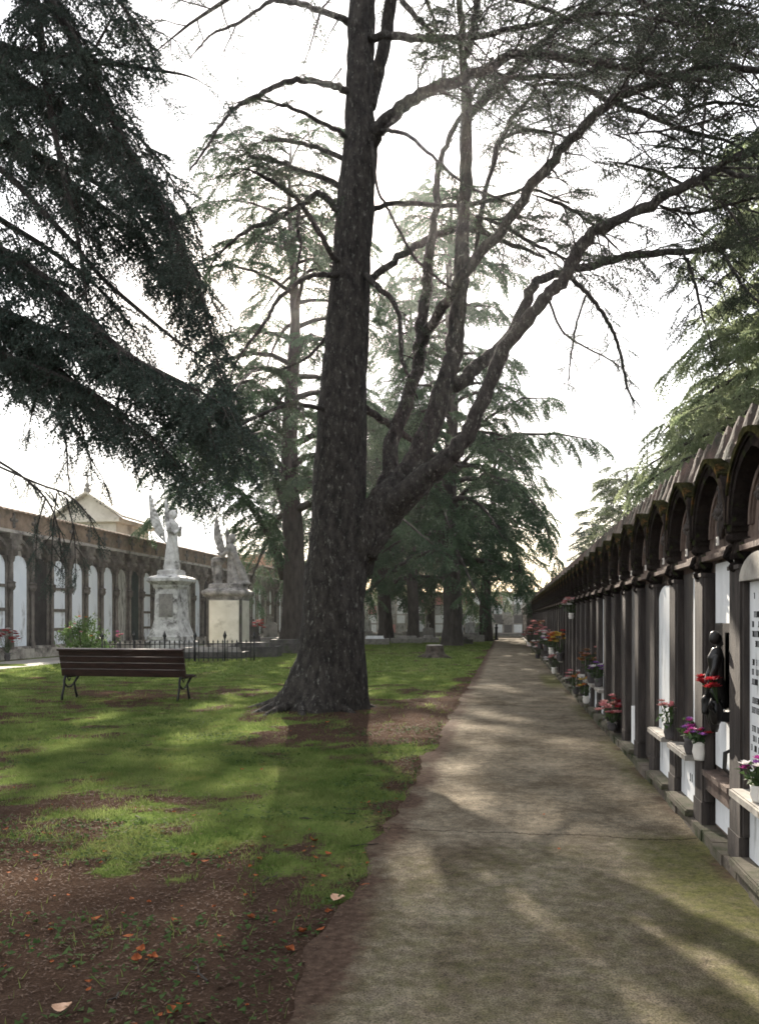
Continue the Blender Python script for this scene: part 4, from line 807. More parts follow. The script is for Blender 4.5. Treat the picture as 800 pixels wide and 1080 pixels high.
pi_ = MB(); pi_.box(X_(FX), X_(1.432), -.115, .115, .085, 1.80); pi_.box(X_(FX - .008), X_(1.436), -.124, .124, .085, .24); pi_.box(X_(FX - .012), X_(1.434), -.125, .125, 1.80, 1.825); pi_.box(X_(FX + .012), X_(1.41), -.150, -.117, .25, 1.79)
pd = MB()
for z0, z1, x, w in ((1.826, 1.86, 1.345, .03), (1.86, 1.90, 1.325, .05), (1.90, 1.97, 1.335, .038), (1.97, 2.02, 1.318, .05), (2.02, 2.12, 1.308, .066)):
    pd.box(X_(x), X_(1.42), -w, w, z0, z1 - .002)
pd.ball((X_(1.335), 0, 1.815), .03, 8, 5); pd.ball((X_(1.322), 0, 1.985), .032, 8, 5, (1, 1.4, 1))
for s_ in (-1, 1): pd.tube([(X_(1.40), s_ * .10, 1.97), (X_(1.34), s_ * .12, 1.93), (X_(1.32), s_ * .11, 1.885), (X_(1.36), s_ * .13, 1.85)], [.022, .026, .022, .012], 6)
SRC = {}
SRC['hood'] = hb.build('arch_hood', M['hood'], wall, smooth=False); SRC['moss'] = ms.build('moss', M['moss'], SRC['hood'])
SRC['mould'] = tm.build('moulding', M['wall_stone'], wall); SRC['cross'] = cr.build('cross_relief', M['pilaster'], wall, smooth=True)
SRC['plate'] = pl.build('number_plate', M['ceramic'], wall); dgo = dg.build('digit', M['ink'], SRC['plate'])
SRC['pil'] = pi_.build('pilaster', M['pilaster'], wall); SRC['pend'] = pd.build('bracket', M['hood'], wall, smooth=False)
def slab_mb(y0, y1, z0, z1, x=1.405, th=.024, rnd=0.0):
    if rnd == 0: return MB().box(X_(x), X_(x) + th, y0, y1, z0, z1)
    m_, w = (y0 + y1) / 2, (y1 - y0) / 2
    poly = [(y0, z0), (y1, z0)] + [(m_ + w * math.cos(math.pi * i / 10), z1 - rnd + rnd * math.sin(math.pi * i / 10)) for i in range(11)]
    return MB().prism(poly, lambda y, z: (X_(x), y, z), lambda y, z: (X_(x) + th, y, z))
def sill_mb(z0=.088, z1=.125, y0=.13, y1=BS - .13, x=1.275):
    mb = MB().box(X_(x), X_(1.43), y0, y1, z0, z1); return mb.box(X_(x + .012), X_(1.428), y0 + .01, y1 - .01, z1, z1 + .008)
SRC['slab'] = slab_mb(.20, BS - .16, .13, 1.86).build('grave_slab', M['slab_dark'], wall)
SRC['sill'] = sill_mb().build('sill', M['sill'], wall); SRC['shelf'] = sill_mb(.485, .52).build('shelf', M['sill'], wall)
SRC['lower'] = slab_mb(.14, BS - .14, .135, .483, 1.385, .04).build('lower_slab', M['marble'], wall)
SRC['tall'] = slab_mb(.15, BS - .14, .53, 1.80, 1.375, .05, .14).build('marble_slab', M['marble'], wall)
used = set()
def place(key, k, material=None):
    o = SRC[key]
    if key in used:
        c = copy_tree(o, wall); o = c
    used.add(key); o.location = (0, (k - K0) * BS, 0)
    if material: o.material_slots[0].link = 'OBJECT'; o.material_slots[0].material = material
    return o
rb = random.Random(8)
kinds = {}
for k in range(K0, K1):
    for key in ('hood', 'mould', 'cross', 'plate', 'pil', 'pend'): place(key, k)
# order of bays in view: bay -1 is the first one in the frame, running from pilaster -1 to pilaster 0
def fit_tall(k, y0, y1, z0, z1, rnd, m_, x=1.375):
    o = slab_mb(y0, y1, z0, z1, x, .05, rnd).build('grave_slab', m_, wall); o.location = (0, (k - K0) * BS, 0); return o
for k in range(K0, K1):
    if k == -1:
        s_ = fit_tall(k, .12, BS - .115, .53, 1.72, 0, M['marble'], 1.385); place('shelf', k); place('lower', k); place('sill', k)
        cap = MB(); y0c, y1c = .115, BS - .112; mc = (y0c + y1c) / 2; wc = (y1c - y0c) / 2
        cap.prism([(mc + wc * math.cos(math.pi * i / 12), 1.724 + .15 * math.sin(math.pi * i / 12)) for i in range(13)], lambda y, z: (X_(1.335), y, z), lambda y, z: (X_(1.432), y, z)).build('slab_cap', M['sill'], s_)
        ins = MB(); rr_ = random.Random(3)       # rows of small dark incised letters, too small to be read
        z = 1.62
        while z > .72:
            y = .20 + rr_.uniform(0, .04)
            while y < BS - .20:
                w = rr_.uniform(.012, .02)
                if rr_.random() < .82:
                    g = rr_.choice('ILTEO'); h = .034
                    xq = (X_(1.3815), X_(1.3845))
                    ins.box(*xq, y, y + .004, z, z + h)
                    if g in 'LEO': ins.box(*xq, y + .0045, y + w * .8, z, z + .004)
                    if g in 'TEO': ins.box(*xq, y + .0045, y + w * .8, z + h - .004, z + h)
                    if g == 'O': ins.box(*xq, y + w * .8 + .0005, y + w * .8 + .0045, z, z + h)
                    if g == 'E': ins.box(*xq, y + .0045, y + w * .6, z + h * .46, z + h * .46 + .004)
                y += w + .008
            z -= rr_.choice((.055, .055, .105))
        ins.build('inscription', M['ink'], s_)
        s_.children[1].location = (0, 0, 0) if len(s_.children) > 1 else (0, 0, 0)
    elif k == 0:
        fit_tall(k, .22, BS - .20, .52, 1.88, 0, M['marble'], 1.408); fit_tall(k, .22, BS - .20, .12, .43, 0, M['marble'], 1.408)
        fit_tall(k, .24, BS - .22, 1.0, 1.48, 0, M['slab_dark'], 1.398)
        lg = MB().box(X_(1.33), X_(1.43), .14, BS - .14, .44, .475); lg.box(X_(1.35), X_(1.43), .16, BS - .16, .34, .438); lg.build('wooden_ledge', M['wall_stone'], wall).location = (0, (k - K0) * BS, 0)
        hk = MB(); hk.tube([(X_(1.405), .33, .68), (X_(1.37), .33, .66), (X_(1.365), .33, .56), (X_(1.40), .33, .53)], [.012, .016, .014, .01], 6); hk.build('handle', M['bronze'], wall).location = (0, (k - K0) * BS, 0)
    elif k == 1:
        fit_tall(k, .16, .44, .53, 1.86, 0, M['marble'], 1.40); fit_tall(k, .445, BS - .15, .53, 1.86, 0, M['slab_dark'], 1.402); place('shelf', k); lo = place('lower', k); place('sill', k)
        nb = MB()
        for j in range(2): nb.box(X_(1.381), X_(1.3845), .40 + j * .06, .408 + j * .06, .28, .34)
        nb.box(X_(1.381), X_(1.3845), .4685, .482, .28, .287)
        nb.build('inscription', M['ink'], lo)
    elif k == 2:
        place('tall', k); place('shelf', k); place('lower', k); place('sill', k)
    elif k == 4:
        place('slab', k); fit_tall(k, .14, .5, .16, .56, 0, M['marble'], 1.36); place('sill', k)
    else:
        c = rb.random()
        m_ = M['slab_dark'] if k in (3, 5, 6) else (M['slab_grey'] if c < .38 else M['slab_dark'] if c < .66 else M['marble_old'] if c < .85 else M['marble'])
        place('slab', k, m_)
        if k in (6, 8, 9, 10) or (k > 6 and rb.random() < .7) or k < -1:
            place('sill', k, None if rb.random() < .45 else M['plinth'])
            if rb.random() < .35 or k in (8, 9): place('shelf', k); place('lower', k, M['marble_old'] if rb.random() < .5 else None)
pil_end = copy_tree(SRC['pil'], wall); pil_end.location = (0, yb - .13, 0)

# ------------------------------------------------------------------ second, set-back stretch of wall towards the far end
w2o = Vector((1.55, 43.3, 0)); w2 = empty('niche_wall', w2o); tag(w2, 'farther dark stretch of tomb wall where the path ends', 'tomb wall')
b = MB().box(.05, 1.0, 0, 32, 0, 2.45); b.build('wall', M['wall_stone'], w2)
MB().box(-.22, .06, 0, 32, 0, .1).build('plinth', M['plinth'], w2)
barrel_roof('tiled_roof', w2, -.22, 2.42, .3, 2.85, -.1, 32, .3, .06, M['tile'], per=4); barrel_roof('rear_roof', w2, 1.2, 2.3, .31, 2.82, -.1, 32, .3, .06, M['tile'], per=4)
p0 = MB().box(-.13, .052, -.12, .12, .1, 2.1); p0.box(-.2, .05, -.16, .16, 2.1, 2.4); p0 = p0.build('pilaster', M['pilaster'], w2)
s0 = MB().box(.02, .052, .25, 1.0, .12, 1.9).build('grave_slab', M['slab_grey'], w2)
for i in range(26):
    if i: cp(p0, w2, (0, i * 1.24 + .12, 0)); cp(s0, w2, (0, i * 1.24 + .12, 0), material=M[rb.choice(['slab_grey', 'slab_dark', 'marble_old'])])
    else: p0.location = (0, .12, 0); s0.location = (0, .12, 0)

# ------------------------------------------------------------------ tall gallery on the left
GX, GS, GY = -18.6, 1.45, 17.7
NB = 39
gal = empty('tomb_gallery', (GX, GY, 0)); tag(gal, 'long pale stone tomb gallery with tall white slabs between dark columns, left of the lawn', 'tomb gallery')
LG = NB * GS
b = MB().box(-3.2, -.28, 0, LG, 0, 5.3); b.build('wall', M['gal_stone'], gal)
MB().box(-.30, .16, 0, LG, 0, .38).build('plinth', M['gal_stone'], gal)
b = MB().box(-.278, .10, 0, LG, 4.92, 5.62); b.build('parapet', M['gal_tile'], gal)
b = MB().box(-.29, .24, -.02, LG + .02, 4.80, 4.916); b.build('cornice', M['gal_stone'], gal)
barrel_roof('tiled_roof', gal, .22, 5.63, -1.5, 6.02, 0, LG, .36, .07, M['gal_tile'], per=4); barrel_roof('rear_roof', gal, -3.4, 5.35, -1.51, 6.0, 0, LG, .36, .07, M['gal_tile'], per=4)
S2 = {}
q = MB(); q.lathe([(.11, .382), (.11, .62), (.07, .70), (.07, 2.62), (.12, 2.68), (.16, 2.78), (.14, 2.88), (.17, 2.94), (.075, 3.0), (.07, 3.70), (.11, 3.76), (.14, 3.9), (.11, 3.98)], 10, loc=(.02, 0, 0))
for s_ in (-1, 1): q.tube([(-.14, s_ * .10, .382), (-.14, s_ * .10, 3.9)], .05, 6)
q.box(-.279, -.10, -.11, .11, .382, 3.98); S2['col'] = q.build('column', M['gal_dark'], gal)
q = MB()
for z0, z1, x, w in ((3.985, 4.15, .16, .22), (4.152, 4.36, .26, .33), (4.362, 4.56, .20, .27), (4.562, 4.796, .23, .40)): q.box(-.279, x, -w, w, z0, z1)
for a in range(5): q.ball((.20, -.24 + a * .12, 4.26), .10, 7, 5)
q.ball((.16, 0, 4.05), .13, 8, 5)
S2['cap'] = q.build('capital', M['gal_dark'], gal)
q = MB(); band(q, arch_pts(.60, .66, 3.98, 12, .35), arch_pts(.44, .56, 3.95, 12, .35), -.275, .03, GS / 2); S2['arch'] = q.build('pointed_arch', M['gal_dark'], gal)
q = MB()
for y, z, w, h in ((0, 5.26, .06, .23), (0, 5.30, .17, .07)): q.box(.104 if h > .1 else .101, .15, y - w, y + w, z - h, z + h)
for dy, dz in ((.17, .04), (-.17, .04), (0, .26), (0, -.2)): q.ball((.13, dy, 5.26 + dz), .075, 7, 5)
S2['cross'] = q.build('cross_relief', M['gal_dark'], gal)
poly = [(-.54, .48), (.54, .48), (.54, 3.5)] + [(.54 * math.cos(math.pi * i / 12), 3.5 + .5 * math.sin(math.pi * i / 12) ** .8) for i in range(1, 12)] + [(-.54, 3.5)]
S2['slab'] = MB().prism(poly, lambda y, z: (-.13, y + GS / 2, z), lambda y, z: (-.275, y + GS / 2, z)).build('grave_slab', M['gal_white'], gal)
q = MB()
q.box(-.129, -.08, GS / 2 - .55, GS / 2 + .55, 0, .12)
S2['bar'] = q.build('cross_bar', M['gal_dark'], gal)
q = MB(); q.box(-.2, .12, GS / 2 - .46, GS / 2 + .46, .383, .47); S2['ledge'] = q.build('ledge', M['gal_stone'], gal)
u2 = set()
def gp(key, i, material=None, z=0):
    o = S2[key]
    if key in u2: o = cp(o, gal)
    u2.add(key); o.location = (0, i * GS, z)
    if material: o.material_slots[0].link = 'OBJECT'; o.material_slots[0].material = material
look = {}
r2 = random.Random(21)
i0 = int(round((31.2 - GY) / GS))
seq = ['dark', 'bars', 'white', 'white', 'white', 'grey', 'green', 'bars', 'bars', 'white', 'dark', 'grey', 'white', 'dark', 'white', 'dark', 'dark']
for i in range(NB):
    for key in ('col', 'cap', 'arch', 'cross'): gp(key, i)
    j = i - i0; c = seq[j] if 0 <= j < len(seq) else r2.choice(['white', 'white', 'grey', 'dark', 'bars'])
    gp('slab', i, {'white': M['gal_white'], 'bars': M['gal_white'], 'grey': M['marble_old'], 'green': M['door_green'], 'dark': M['dark_void']}[c])
    gp('ledge', i)
    if c == 'bars':
        for z in (1.05, 1.85, 2.75): gp('bar', i, z=z)
# ------------------------------------------------------------------ niche wall closing the far end
fo = Vector((-7.5, 77.6, 0)); fw = empty('niche_wall', fo); tag(fw, 'far cross wall of small square burial niches closing the end of the path', 'tomb wall')
b = MB().box(-11, 10.5, 0, 1.6, 0, 3.9); b.build('wall', M['gal_stone'], fw); MB().box(-11.2, 10.7, -.2, 1.8, 3.902, 4.1).build('cornice', M['gal_tile'], fw)
MB().box(-11, 10.5, -.3, -.002, 0, .25).build('plinth', M['stone_mid'], fw)
n0 = MB().box(-.37, .37, -.05, -.003, -.37, .37).build('niche_panel', M['marble'], fw); first = True
for r_ in range(4):
    for c_ in range(23):
        o = n0 if first else cp(n0, fw); first = False; o.location = (-10.3 + c_ * .9, 0, .72 + r_ * .86)
        o.material_slots[0].link = 'OBJECT'; o.material_slots[0].material = M[r2.choice(['marble', 'marble', 'marble', 'marble_old', 'rose', 'sill', 'slab_grey'])]
# ------------------------------------------------------------------ chapel behind the gallery
co = XY(93, 50); ch = empty('chapel', co, R(2)); tag(ch, 'cream chapel with gabled front, arched window and roof cross behind the left gallery', 'chapel')
H1, H2, W_ = 7.35, 9.05, 1.75
b = MB(); b.box(-W_, W_, 0, 5, 0, H1); b.build('wall', M['chapel'], ch)
b = MB(); b.prism([(-W_ - .3, H1 + .25), (W_ + .3, H1 + .25), (0, H2)], lambda x, z: (x, -.02, z), lambda x, z: (x, .4, z)); b.build('pediment', M['chapel'], ch)
b = MB()
b.box(-W_ - .32, W_ + .32, -.3, 5.3, H1, H1 + .245)
b.build('cornice', M['chapel'], ch)
b = MB()
for s_ in (-1, 1): b.prism([(0, H2 + .14), (s_ * (W_ + .55), H1 + .36), (s_ * (W_ + .55), H1 + .24), (0, H2 + .02)], lambda x, z: (x, -.35, z), lambda x, z: (x, 5.2, z))
rf = b.build('roof', M['chapel'], ch)
b = MB(); b.lathe([(.22, 0), (.22, .18), (.1, .26), (.16, .4), (.06, .56)], 10, loc=(0, -.1, H2 + .12)); b.build('finial', M['stone_mid'], ch)
b = MB().box(-.035, .035, -.13, -.07, H2 + .66, H2 + 1.35); b.box(-.2, .2, -.125, -.075, H2 + 1.05, H2 + 1.12); b.build('cross', M['iron'], ch)
w = MB(); band(w, arch_pts(.62, .62, 6.1), arch_pts(.46, .46, 6.1), W_ - .02, W_ + .08, 1.8); wo = w.build('window', M['gal_stone'], ch)
MB().prism([(-.45, 5.0), (.45, 5.0)] + [(.45 * math.cos(math.pi * i / 10), 6.1 + .45 * math.sin(math.pi * i / 10)) for i in range(11)], lambda y, z: (W_ + .02, y + 1.8, z), lambda y, z: (W_ - .06, y + 1.8, z)).build('pane', M['panel_cream'], wo)
h2 = empty('chapel_annex', XY(46, 54), R(2)); tag(h2, 'low hipped roof of the annex behind the gallery, left of the chapel gable', 'annex')
MB().box(-4, 3.2, 0, 6, 0, 7.1).build('wall', M['chapel'], h2)
b = MB().add([(-4.4, -.4, 7.1), (3.6, -.4, 7.1), (3.6, 6.4, 7.1), (-4.4, 6.4, 7.1), (-1.6, 3, 8.5), (1.2, 3, 8.5)], [(0, 1, 5, 4), (1, 2, 5), (2, 3, 4, 5), (3, 0, 4), (0, 3, 2, 1)]); b.build('roof', M['gal_tile'], h2)
h3 = empty('brick_house', XY(262, 84)); tag(h3, 'plain reddish brick block showing over the far end of the left gallery', 'building')
MB().box(-1.6, 1.6, 0, 4, 0, 7.8).build('wall', mat('brick', (.28, .15, .10), (.38, .22, .15), scale=3, rough=.9), h3); MB().box(-1.8, 1.8, -.2, 4.2, 7.802, 8.1).build('roof', M['gal_tile'], h3)
# ------------------------------------------------------------------ park bench, seen from behind
pL, pR = G(69, 738), G(187, 740.5)
d_ = (pR - pL); bc = (pL + pR) / 2; rzb = math.atan2(d_.y, d_.x); hl = d_.length / 2
bench = empty('park_bench', (bc.x, bc.y, 0.0), rzb); bench.scale = (1.03, 1.05, 1.05); tag(bench, 'dark red slatted park bench on cast iron legs on the grass, seen from behind', 'bench')
BL = hl + .09
def plank(mb, y, z, w, t, ang, x0=-BL, x1=BL):
    mx = Matrix.Translation((0, y, z)) @ Matrix.Rotation(ang, 4, 'X'); e = .006
    poly = [(-w / 2 + e, -t / 2), (w / 2 - e, -t / 2), (w / 2, -t / 2 + e), (w / 2, t / 2 - e), (w / 2 - e, t / 2), (-w / 2 + e, t / 2), (-w / 2, t / 2 - e), (-w / 2, -t / 2 + e)]
    mb.prism(poly, lambda a, b: mx @ Vector((x0, a, b)), lambda a, b: mx @ Vector((x1, a, b)))
ba = R(104)
bk = MB()
for i, (u, w) in enumerate(((.045, .135), (.175, .113), (.293, .11), (.402, .098))): plank(bk, .10 - .25 * u, .445 + u * .97, w, .03, ba)
bko = bk.build('backrest', M['wood_red'], bench)
tp = MB(); plank(tp, -.035, .905, .10, .038, R(12)); tp.build('top_rail', M['wood_red'], bench)
st = MB()
for i in range(4): plank(st, .14 + i * .112, .442 - .008 * i + (.012 if i == 3 else 0), .098, .03, R(-3 if i < 3 else -18))
st.build('seat', M['wood_red'], bench)
for s_ in (-1, 0, 1):
    fr = MB(); x = s_ * hl
    if s_:
        fr.tube([(x, .06, .43), (x, .02, .34), (x, .02, .24), (x, -.03, .12), (x, -.06, 0)], [.024, .022, .02, .02, .026], 7)
        fr.tube([(x, .50, .42), (x, .44, .36), (x, .34, .28), (x, .38, .14), (x, .44, 0)], [.022, .022, .02, .02, .026], 7)
        fr.tube([(x, .02, .30), (x, .12, .22), (x, .24, .22), (x, .36, .30)], .016, 6)
        fr.tube([(x, .08, .415), (x, .3, .41), (x, .52, .405)], .02, 6); fr.tube([(x, .12, .40), (x, .18, .33), (x, .24, .40)], .012, 5)
    fr.tube([(x, .125, .43), (x, .09, .60), (x, .02, .80), (x, -.015, .885)], [.022, .018, .016, .014], 6)
    fr.build('leg' if s_ else 'back_strap', M['iron'], bench, smooth=True)

# ------------------------------------------------------------------ carved figures
def fuse(mb, name, m, parent, voxel=.03, sm=1):
    o = mb.build(name, m, parent)
    md = o.modifiers.new('remesh', 'REMESH'); md.mode = 'VOXEL'; md.voxel_size = voxel; md.use_smooth_shade = True
    if sm: ms_ = o.modifiers.new('smooth', 'SMOOTH'); ms_.iterations = sm; ms_.factor = .5
    dg_ = bpy.context.evaluated_depsgraph_get(); me = bpy.data.meshes.new_from_object(o.evaluated_get(dg_)); o.modifiers.clear(); o.data = me
    return o
def wing(name, parent, m, loc, rot, L=1.5, W=.48):
    """a feathered wing: rows of overlapping blades on a curved leading edge"""
    mb = MB()
    lead = [(-.02, 0), (-.16, .14), (-.26, .34), (-.30, .6), (-.27, .9), (-.18, L - .15), (-.10, L)]
    trail = [(.10, -.55), (.05, -.35), (.09, .0), (.05, .45), (-.03, .9), (-.08, L)]
    out = lead + trail[::-1]
    out = [(x * W / .4, z) for x, z in out]
    mb.prism(out, lambda x, z: (x, -.03 + .05 * z * z * .2, z), lambda x, z: (x, .03 + .05 * z * z * .2, z))
    for i in range(9):
        t = i / 8; x0, z0 = -.24 + .10 * t, .2 + t * (L - .5); x1, z1 = .09 - .10 * t, -.50 + t * (L + .15)
        mb.tube([(x0 * W / .4, .0, z0), ((x0 + x1) / 2 * W / .4, -.02, (z0 + z1) / 2), (x1 * W / .4 * .8, .0, z1 + .08)], [.04, .045, .035], 6)
    o = fuse(mb, name, m, parent, .025, 1); o.location = loc; o.rotation_euler = rot; return o
def robe(mb, H, loc, base=(.36, .34), lean=(0, 0), seed=0, waist=.2):
    prof = [(1.0, 0), (.97, .05), (.88, .15), (.80, .28), (.74, .40), (.66, .52), (.60, .60), (.66, .68), (.70, .75), (.62, .81), (.34, .845), (.20, .87)]
    n = 26; vs = []
    for r_, z in prof:
        for j in range(n):
            q = 2 * math.pi * j / n; f = 1 + (.085 * math.sin(q * 5 + seed + z * 3) + .05 * math.sin(q * 9 + z * 5)) * (1 - z) ** .5
            vs.append((loc[0] + lean[0] * z * H + math.cos(q) * base[0] * r_ * f, loc[1] + lean[1] * z * H + math.sin(q) * base[1] * r_ * f * (1 + .25 * (z > .6)), loc[2] + z * H))
    k = len(prof)
    mb.add(vs, [(i * n + j, i * n + (j + 1) % n, (i + 1) * n + (j + 1) % n, (i + 1) * n + j) for i in range(k - 1) for j in range(n)] + [tuple(range(n))[::-1], tuple((k - 1) * n + j for j in range(n))])
def head(mb, c, r, face=0.0, tilt=0.0):
    Rm = Matrix.Translation(c) @ Matrix.Rotation(face, 4, 'Z') @ Matrix.Rotation(tilt, 4, 'Y')
    def bl(p, rr, sc=(1, 1, 1)): q = Rm @ Vector(p); mb.ball(q, rr, 10, 8, sc)
    bl((0, 0, 0), r, (1, .88, 1.18)); bl((r * .25, 0, -r * .45), r * .62); bl((r * .95, 0, -r * .12), r * .2); bl((r * .8, 0, -r * .5), r * .22)
    for s_ in (-1, 1): bl((r * .78, s_ * r * .36, r * .12), r * .2); bl((0, s_ * r * .85, -.1 * r), r * .22)
    bl((-r * .3, 0, r * .25), r * .98); bl((-r * .85, 0, -r * .25), r * .55); bl((-r * .75, 0, -r * .85), r * .45)
    mb.tube([Rm @ Vector((-r * .1, 0, -r * .7)), Rm @ Vector((-r * .25, 0, -r * 1.8))], [r * .55, r * .7], 8)
def hand_at(mb, p, d, s=.1):
    p = Vector(p); d = Vector(d).normalized(); side = d.cross(UP); side = side.normalized() if side.length > .1 else Vector((1, 0, 0)); u = side.cross(d)
    mb.ball(p, s * .5, 8, 6, (1, 1, .8))
    for i in range(4):
        o_ = side * (i - 1.5) * s * .24; l = (.8, .95, .9, .7)[i] * s
        mb.tube([p + o_ + d * s * .3, p + o_ * 1.1 + d * (s * .3 + l * .5), p + o_ * 1.1 + d * (s * .3 + l * .9) - u * l * .3], [s * .13, s * .12, s * .09], 5)
    mb.tube([p - side * s * .35, p - side * s * .62 + d * s * .35, p - side * s * .5 + d * s * .7], [s * .14, s * .12, s * .09], 5)

A1 = XY(181, 33.8); m1 = empty('angel_monument', A1, TH + R(-12)); tag(m1, 'white marble monument with a standing angel on a stepped pedestal, left of the darker one', 'monument')
pb = MB()
for z0, z1, w in ((-.1, .32, 1.22), (.32, .60, 1.08), (.60, .86, .98), (.86, 1.0, .92)): pb.box(-w, w, -w, w, z0, z1 - .003)
pb.lathe([(1.22, 1.0), (1.16, 1.12), (1.02, 1.30), (.98, 1.42), (.97, 1.45)], 4)
vs = []
pb2 = MB()
prof_ = [(.92, .86), (.88, 1.02), (.80, 1.22), (.73, 1.42), (.70, 1.5), (.66, 2.72), (.68, 2.76), (.76, 2.84), (.78, 2.90), (.95, 3.02), (1.02, 3.06), (1.02, 3.18), (.90, 3.24), (.62, 3.30), (.58, 3.34), (.58, 3.47)]
def square_loft(mb, prof):
    for (w0, z0), (w1, z1) in zip(prof[:-1], prof[1:]):
        pass
    vs = []
    for w, z in prof: vs += [(-w, -w, z), (w, -w, z), (w, w, z), (-w, w, z)]
    k = len(prof)
    mb.add(vs, [(i * 4 + j, i * 4 + (j + 1) % 4, i * 4 + 4 + (j + 1) % 4, i * 4 + 4 + j) for i in range(k - 1) for j in range(4)] + [(3, 2, 1, 0), tuple((k - 1) * 4 + j for j in range(4))])
pb = MB(); square_loft(pb, [(w * .72, z) for w, z in [(1.22, -.1), (1.22, .3), (1.10, .34), (1.10, .62), (1.0, .66), (1.0, .84), (.93, .88)] + prof_[1:]]); ped = pb.build('pedestal', M['statue'], m1)
MB().box(-.30, .30, -.515, -.43, 1.62, 2.55).build('carved_panel', M['stone_mid'], ped)
fb = MB(); robe(fb, 2.42, (0, 0, 3.46), (.33, .30), (.03, 0)); head(fb, Vector((.09, 0, 3.46 + 2.30)), .16, 0, R(12))
for s_ in (-1, 1):
    fb.tube([(0, s_ * .25, 5.42), (.06, s_ * .36, 5.12), (.22, s_ * .26, 4.96), (.34, s_ * .05, 5.14)], [.12, .11, .09, .07], 8); hand_at(fb, (.36, s_ * .04, 5.18), (.2, -s_ * .2, 1), .12)
fb.tube([(.17, -.17, 4.9), (.24, -.13, 4.5), (.28, -.08, 4.0), (.30, 0, 3.6)], [.10, .10, .09, .08], 7); fb.tube([(-.12, .16, 4.9), (-.22, .12, 4.3), (-.28, .05, 3.6)], [.10, .10, .1], 7)
fb.box(-.40, .40, -.38, .38, 3.44, 3.52)
st1 = fuse(fb, 'statue', M['statue'], m1, .022)
wing('wing', st1, M['statue'], (-.34, -.14, 5.0), (R(0), R(-13), R(14)), 1.70, .46); wing('wing', st1, M['statue'], (-.10, .20, 4.95), (R(-6), R(0), R(80)), 1.52, .46)

A2 = XY(241, 37); m2 = empty('angel_monument', A2, TH + R(-4)); tag(m2, 'second angel monument, darker weathered figure leaning on a cream fronted square tomb', 'monument')
pb = MB(); square_loft(pb, [(w * .76, z) for w, z in [(1.12, -.1), (1.12, .42), (1.0, .46), (1.0, 2.42), (1.03, 2.44), (1.06, 2.52), (1.22, 2.60), (1.26, 2.66), (1.26, 2.76), (1.12, 2.82), (.95, 2.90), (.92, 3.06), (.8, 3.1)]]); ped = pb.build('pedestal', M['statue_dark'], m2)
MB().box(-.66, .66, -.795, -.72, .50, 2.36).build('front_panel', M['panel_cream'], ped); MB().box(.72, .79, -.64, .64, .50, 2.36).build('side_panel', M['panel_cream'], ped)
for s_ in (-1, 1): MB().box(s_ * .725 - .05, s_ * .725 + .05, -.82, -.715, .46, 2.43).build('corner_post', M['stone_dark'], ped)
fb = MB(); robe(fb, 2.15, (.30, 0, 3.04), (.34, .33), (-.10, 0), 1.0); head(fb, Vector((.19, -.02, 5.12)), .155, R(20), R(38))
fb.tube([(.1, -.26, 4.78), (.02, -.42, 4.5), (-.16, -.4, 4.36), (-.38, -.2, 4.42)], [.12, .11, .09, .07], 8); hand_at(fb, (-.42, -.18, 4.44), (-1, .2, 0), .12)
fb.tube([(.1, .26, 4.78), (.22, .42, 4.4), (.36, .34, 4.0), (.46, .15, 3.8)], [.12, .11, .09, .07], 8)
fb.tube([(.30, -.2, 4.5), (.52, -.2, 3.9), (.68, -.1, 3.4), (.82, 0, 3.12)], [.12, .15, .17, .13], 8); fb.tube([(.2, .2, 4.4), (.5, .25, 3.8), (.74, .25, 3.16)], [.12, .16, .16], 8)
fb.ball((.75, -.1, 3.12), .22, 10, 6, (1.3, 1.2, .6))
st2 = fuse(fb, 'statue', M['statue_dark'], m2, .022)
wing('wing', st2, M['statue_dark'], (-.20, -.16, 4.55), (R(0), R(-6), R(12)), 1.62, .46); wing('wing', st2, M['statue_dark'], (-.02, .20, 4.5), (R(0), R(-4), R(80)), 1.2, .40)
cb = MB(); cb.lathe([(.26, 3.08), (.26, 3.2), (.19, 3.26), (.17, 4.05), (.22, 4.12), (.30, 4.2), (.30, 4.3)], 12, loc=(-.50, .1, -.12), fn=lambda q, z: 1 + .06 * math.cos(q * 8)); cb.ball((-.50, .1, 4.20), .26, 12, 6, (1.15, 1, .45))
cb.tube([(-.70, 0, 4.22), (-.72, -.02, 3.9), (-.68, 0, 3.5)], [.1, .08, .04], 6); cb.build('draped_column', M['statue_dark'], m2, smooth=False)

# ------------------------------------------------------------------ iron railing round the graves
f0, f1 = G(108, 699), G(268, 697); fd = f1 - f0; rail = empty('iron_railing', f0, math.atan2(fd.y, fd.x)); FL = fd.length
tag(rail, 'low black iron railing with spear finials in front of the two angel monuments', 'railing')
for z in (.12, .62): MB().box(0, FL, -.012, .012, z, z + .03).build('rail', M['iron'], rail)
pk = MB().tube([(0, 0, 0), (0, 0, .66)], .018, 5); pk.tube([(0, 0, .66), (0, 0, .71), (0, 0, .80)], [.014, .035, .002], 5); pk = pk.build('picket', M['iron'], rail)
po = MB().tube([(0, 0, 0), (0, 0, .86)], .03, 6); po.tube([(0, 0, .86), (0, 0, .92), (0, 0, .99), (0, 0, 1.12)], [.03, .075, .05, .003], 6); po.ball((0, 0, .86), .05, 8, 5); po = po.build('post', M['iron'], rail, smooth=True)
npk = int(FL / .17)
for i in range(npk):
    o = pk if i == 0 else cp(pk, rail); o.location = (i * .17 + .09, 0, 0)
for i in range(6):
    o = po if i == 0 else cp(po, rail); o.location = (min(FL, i * FL / 5), .005, 0)
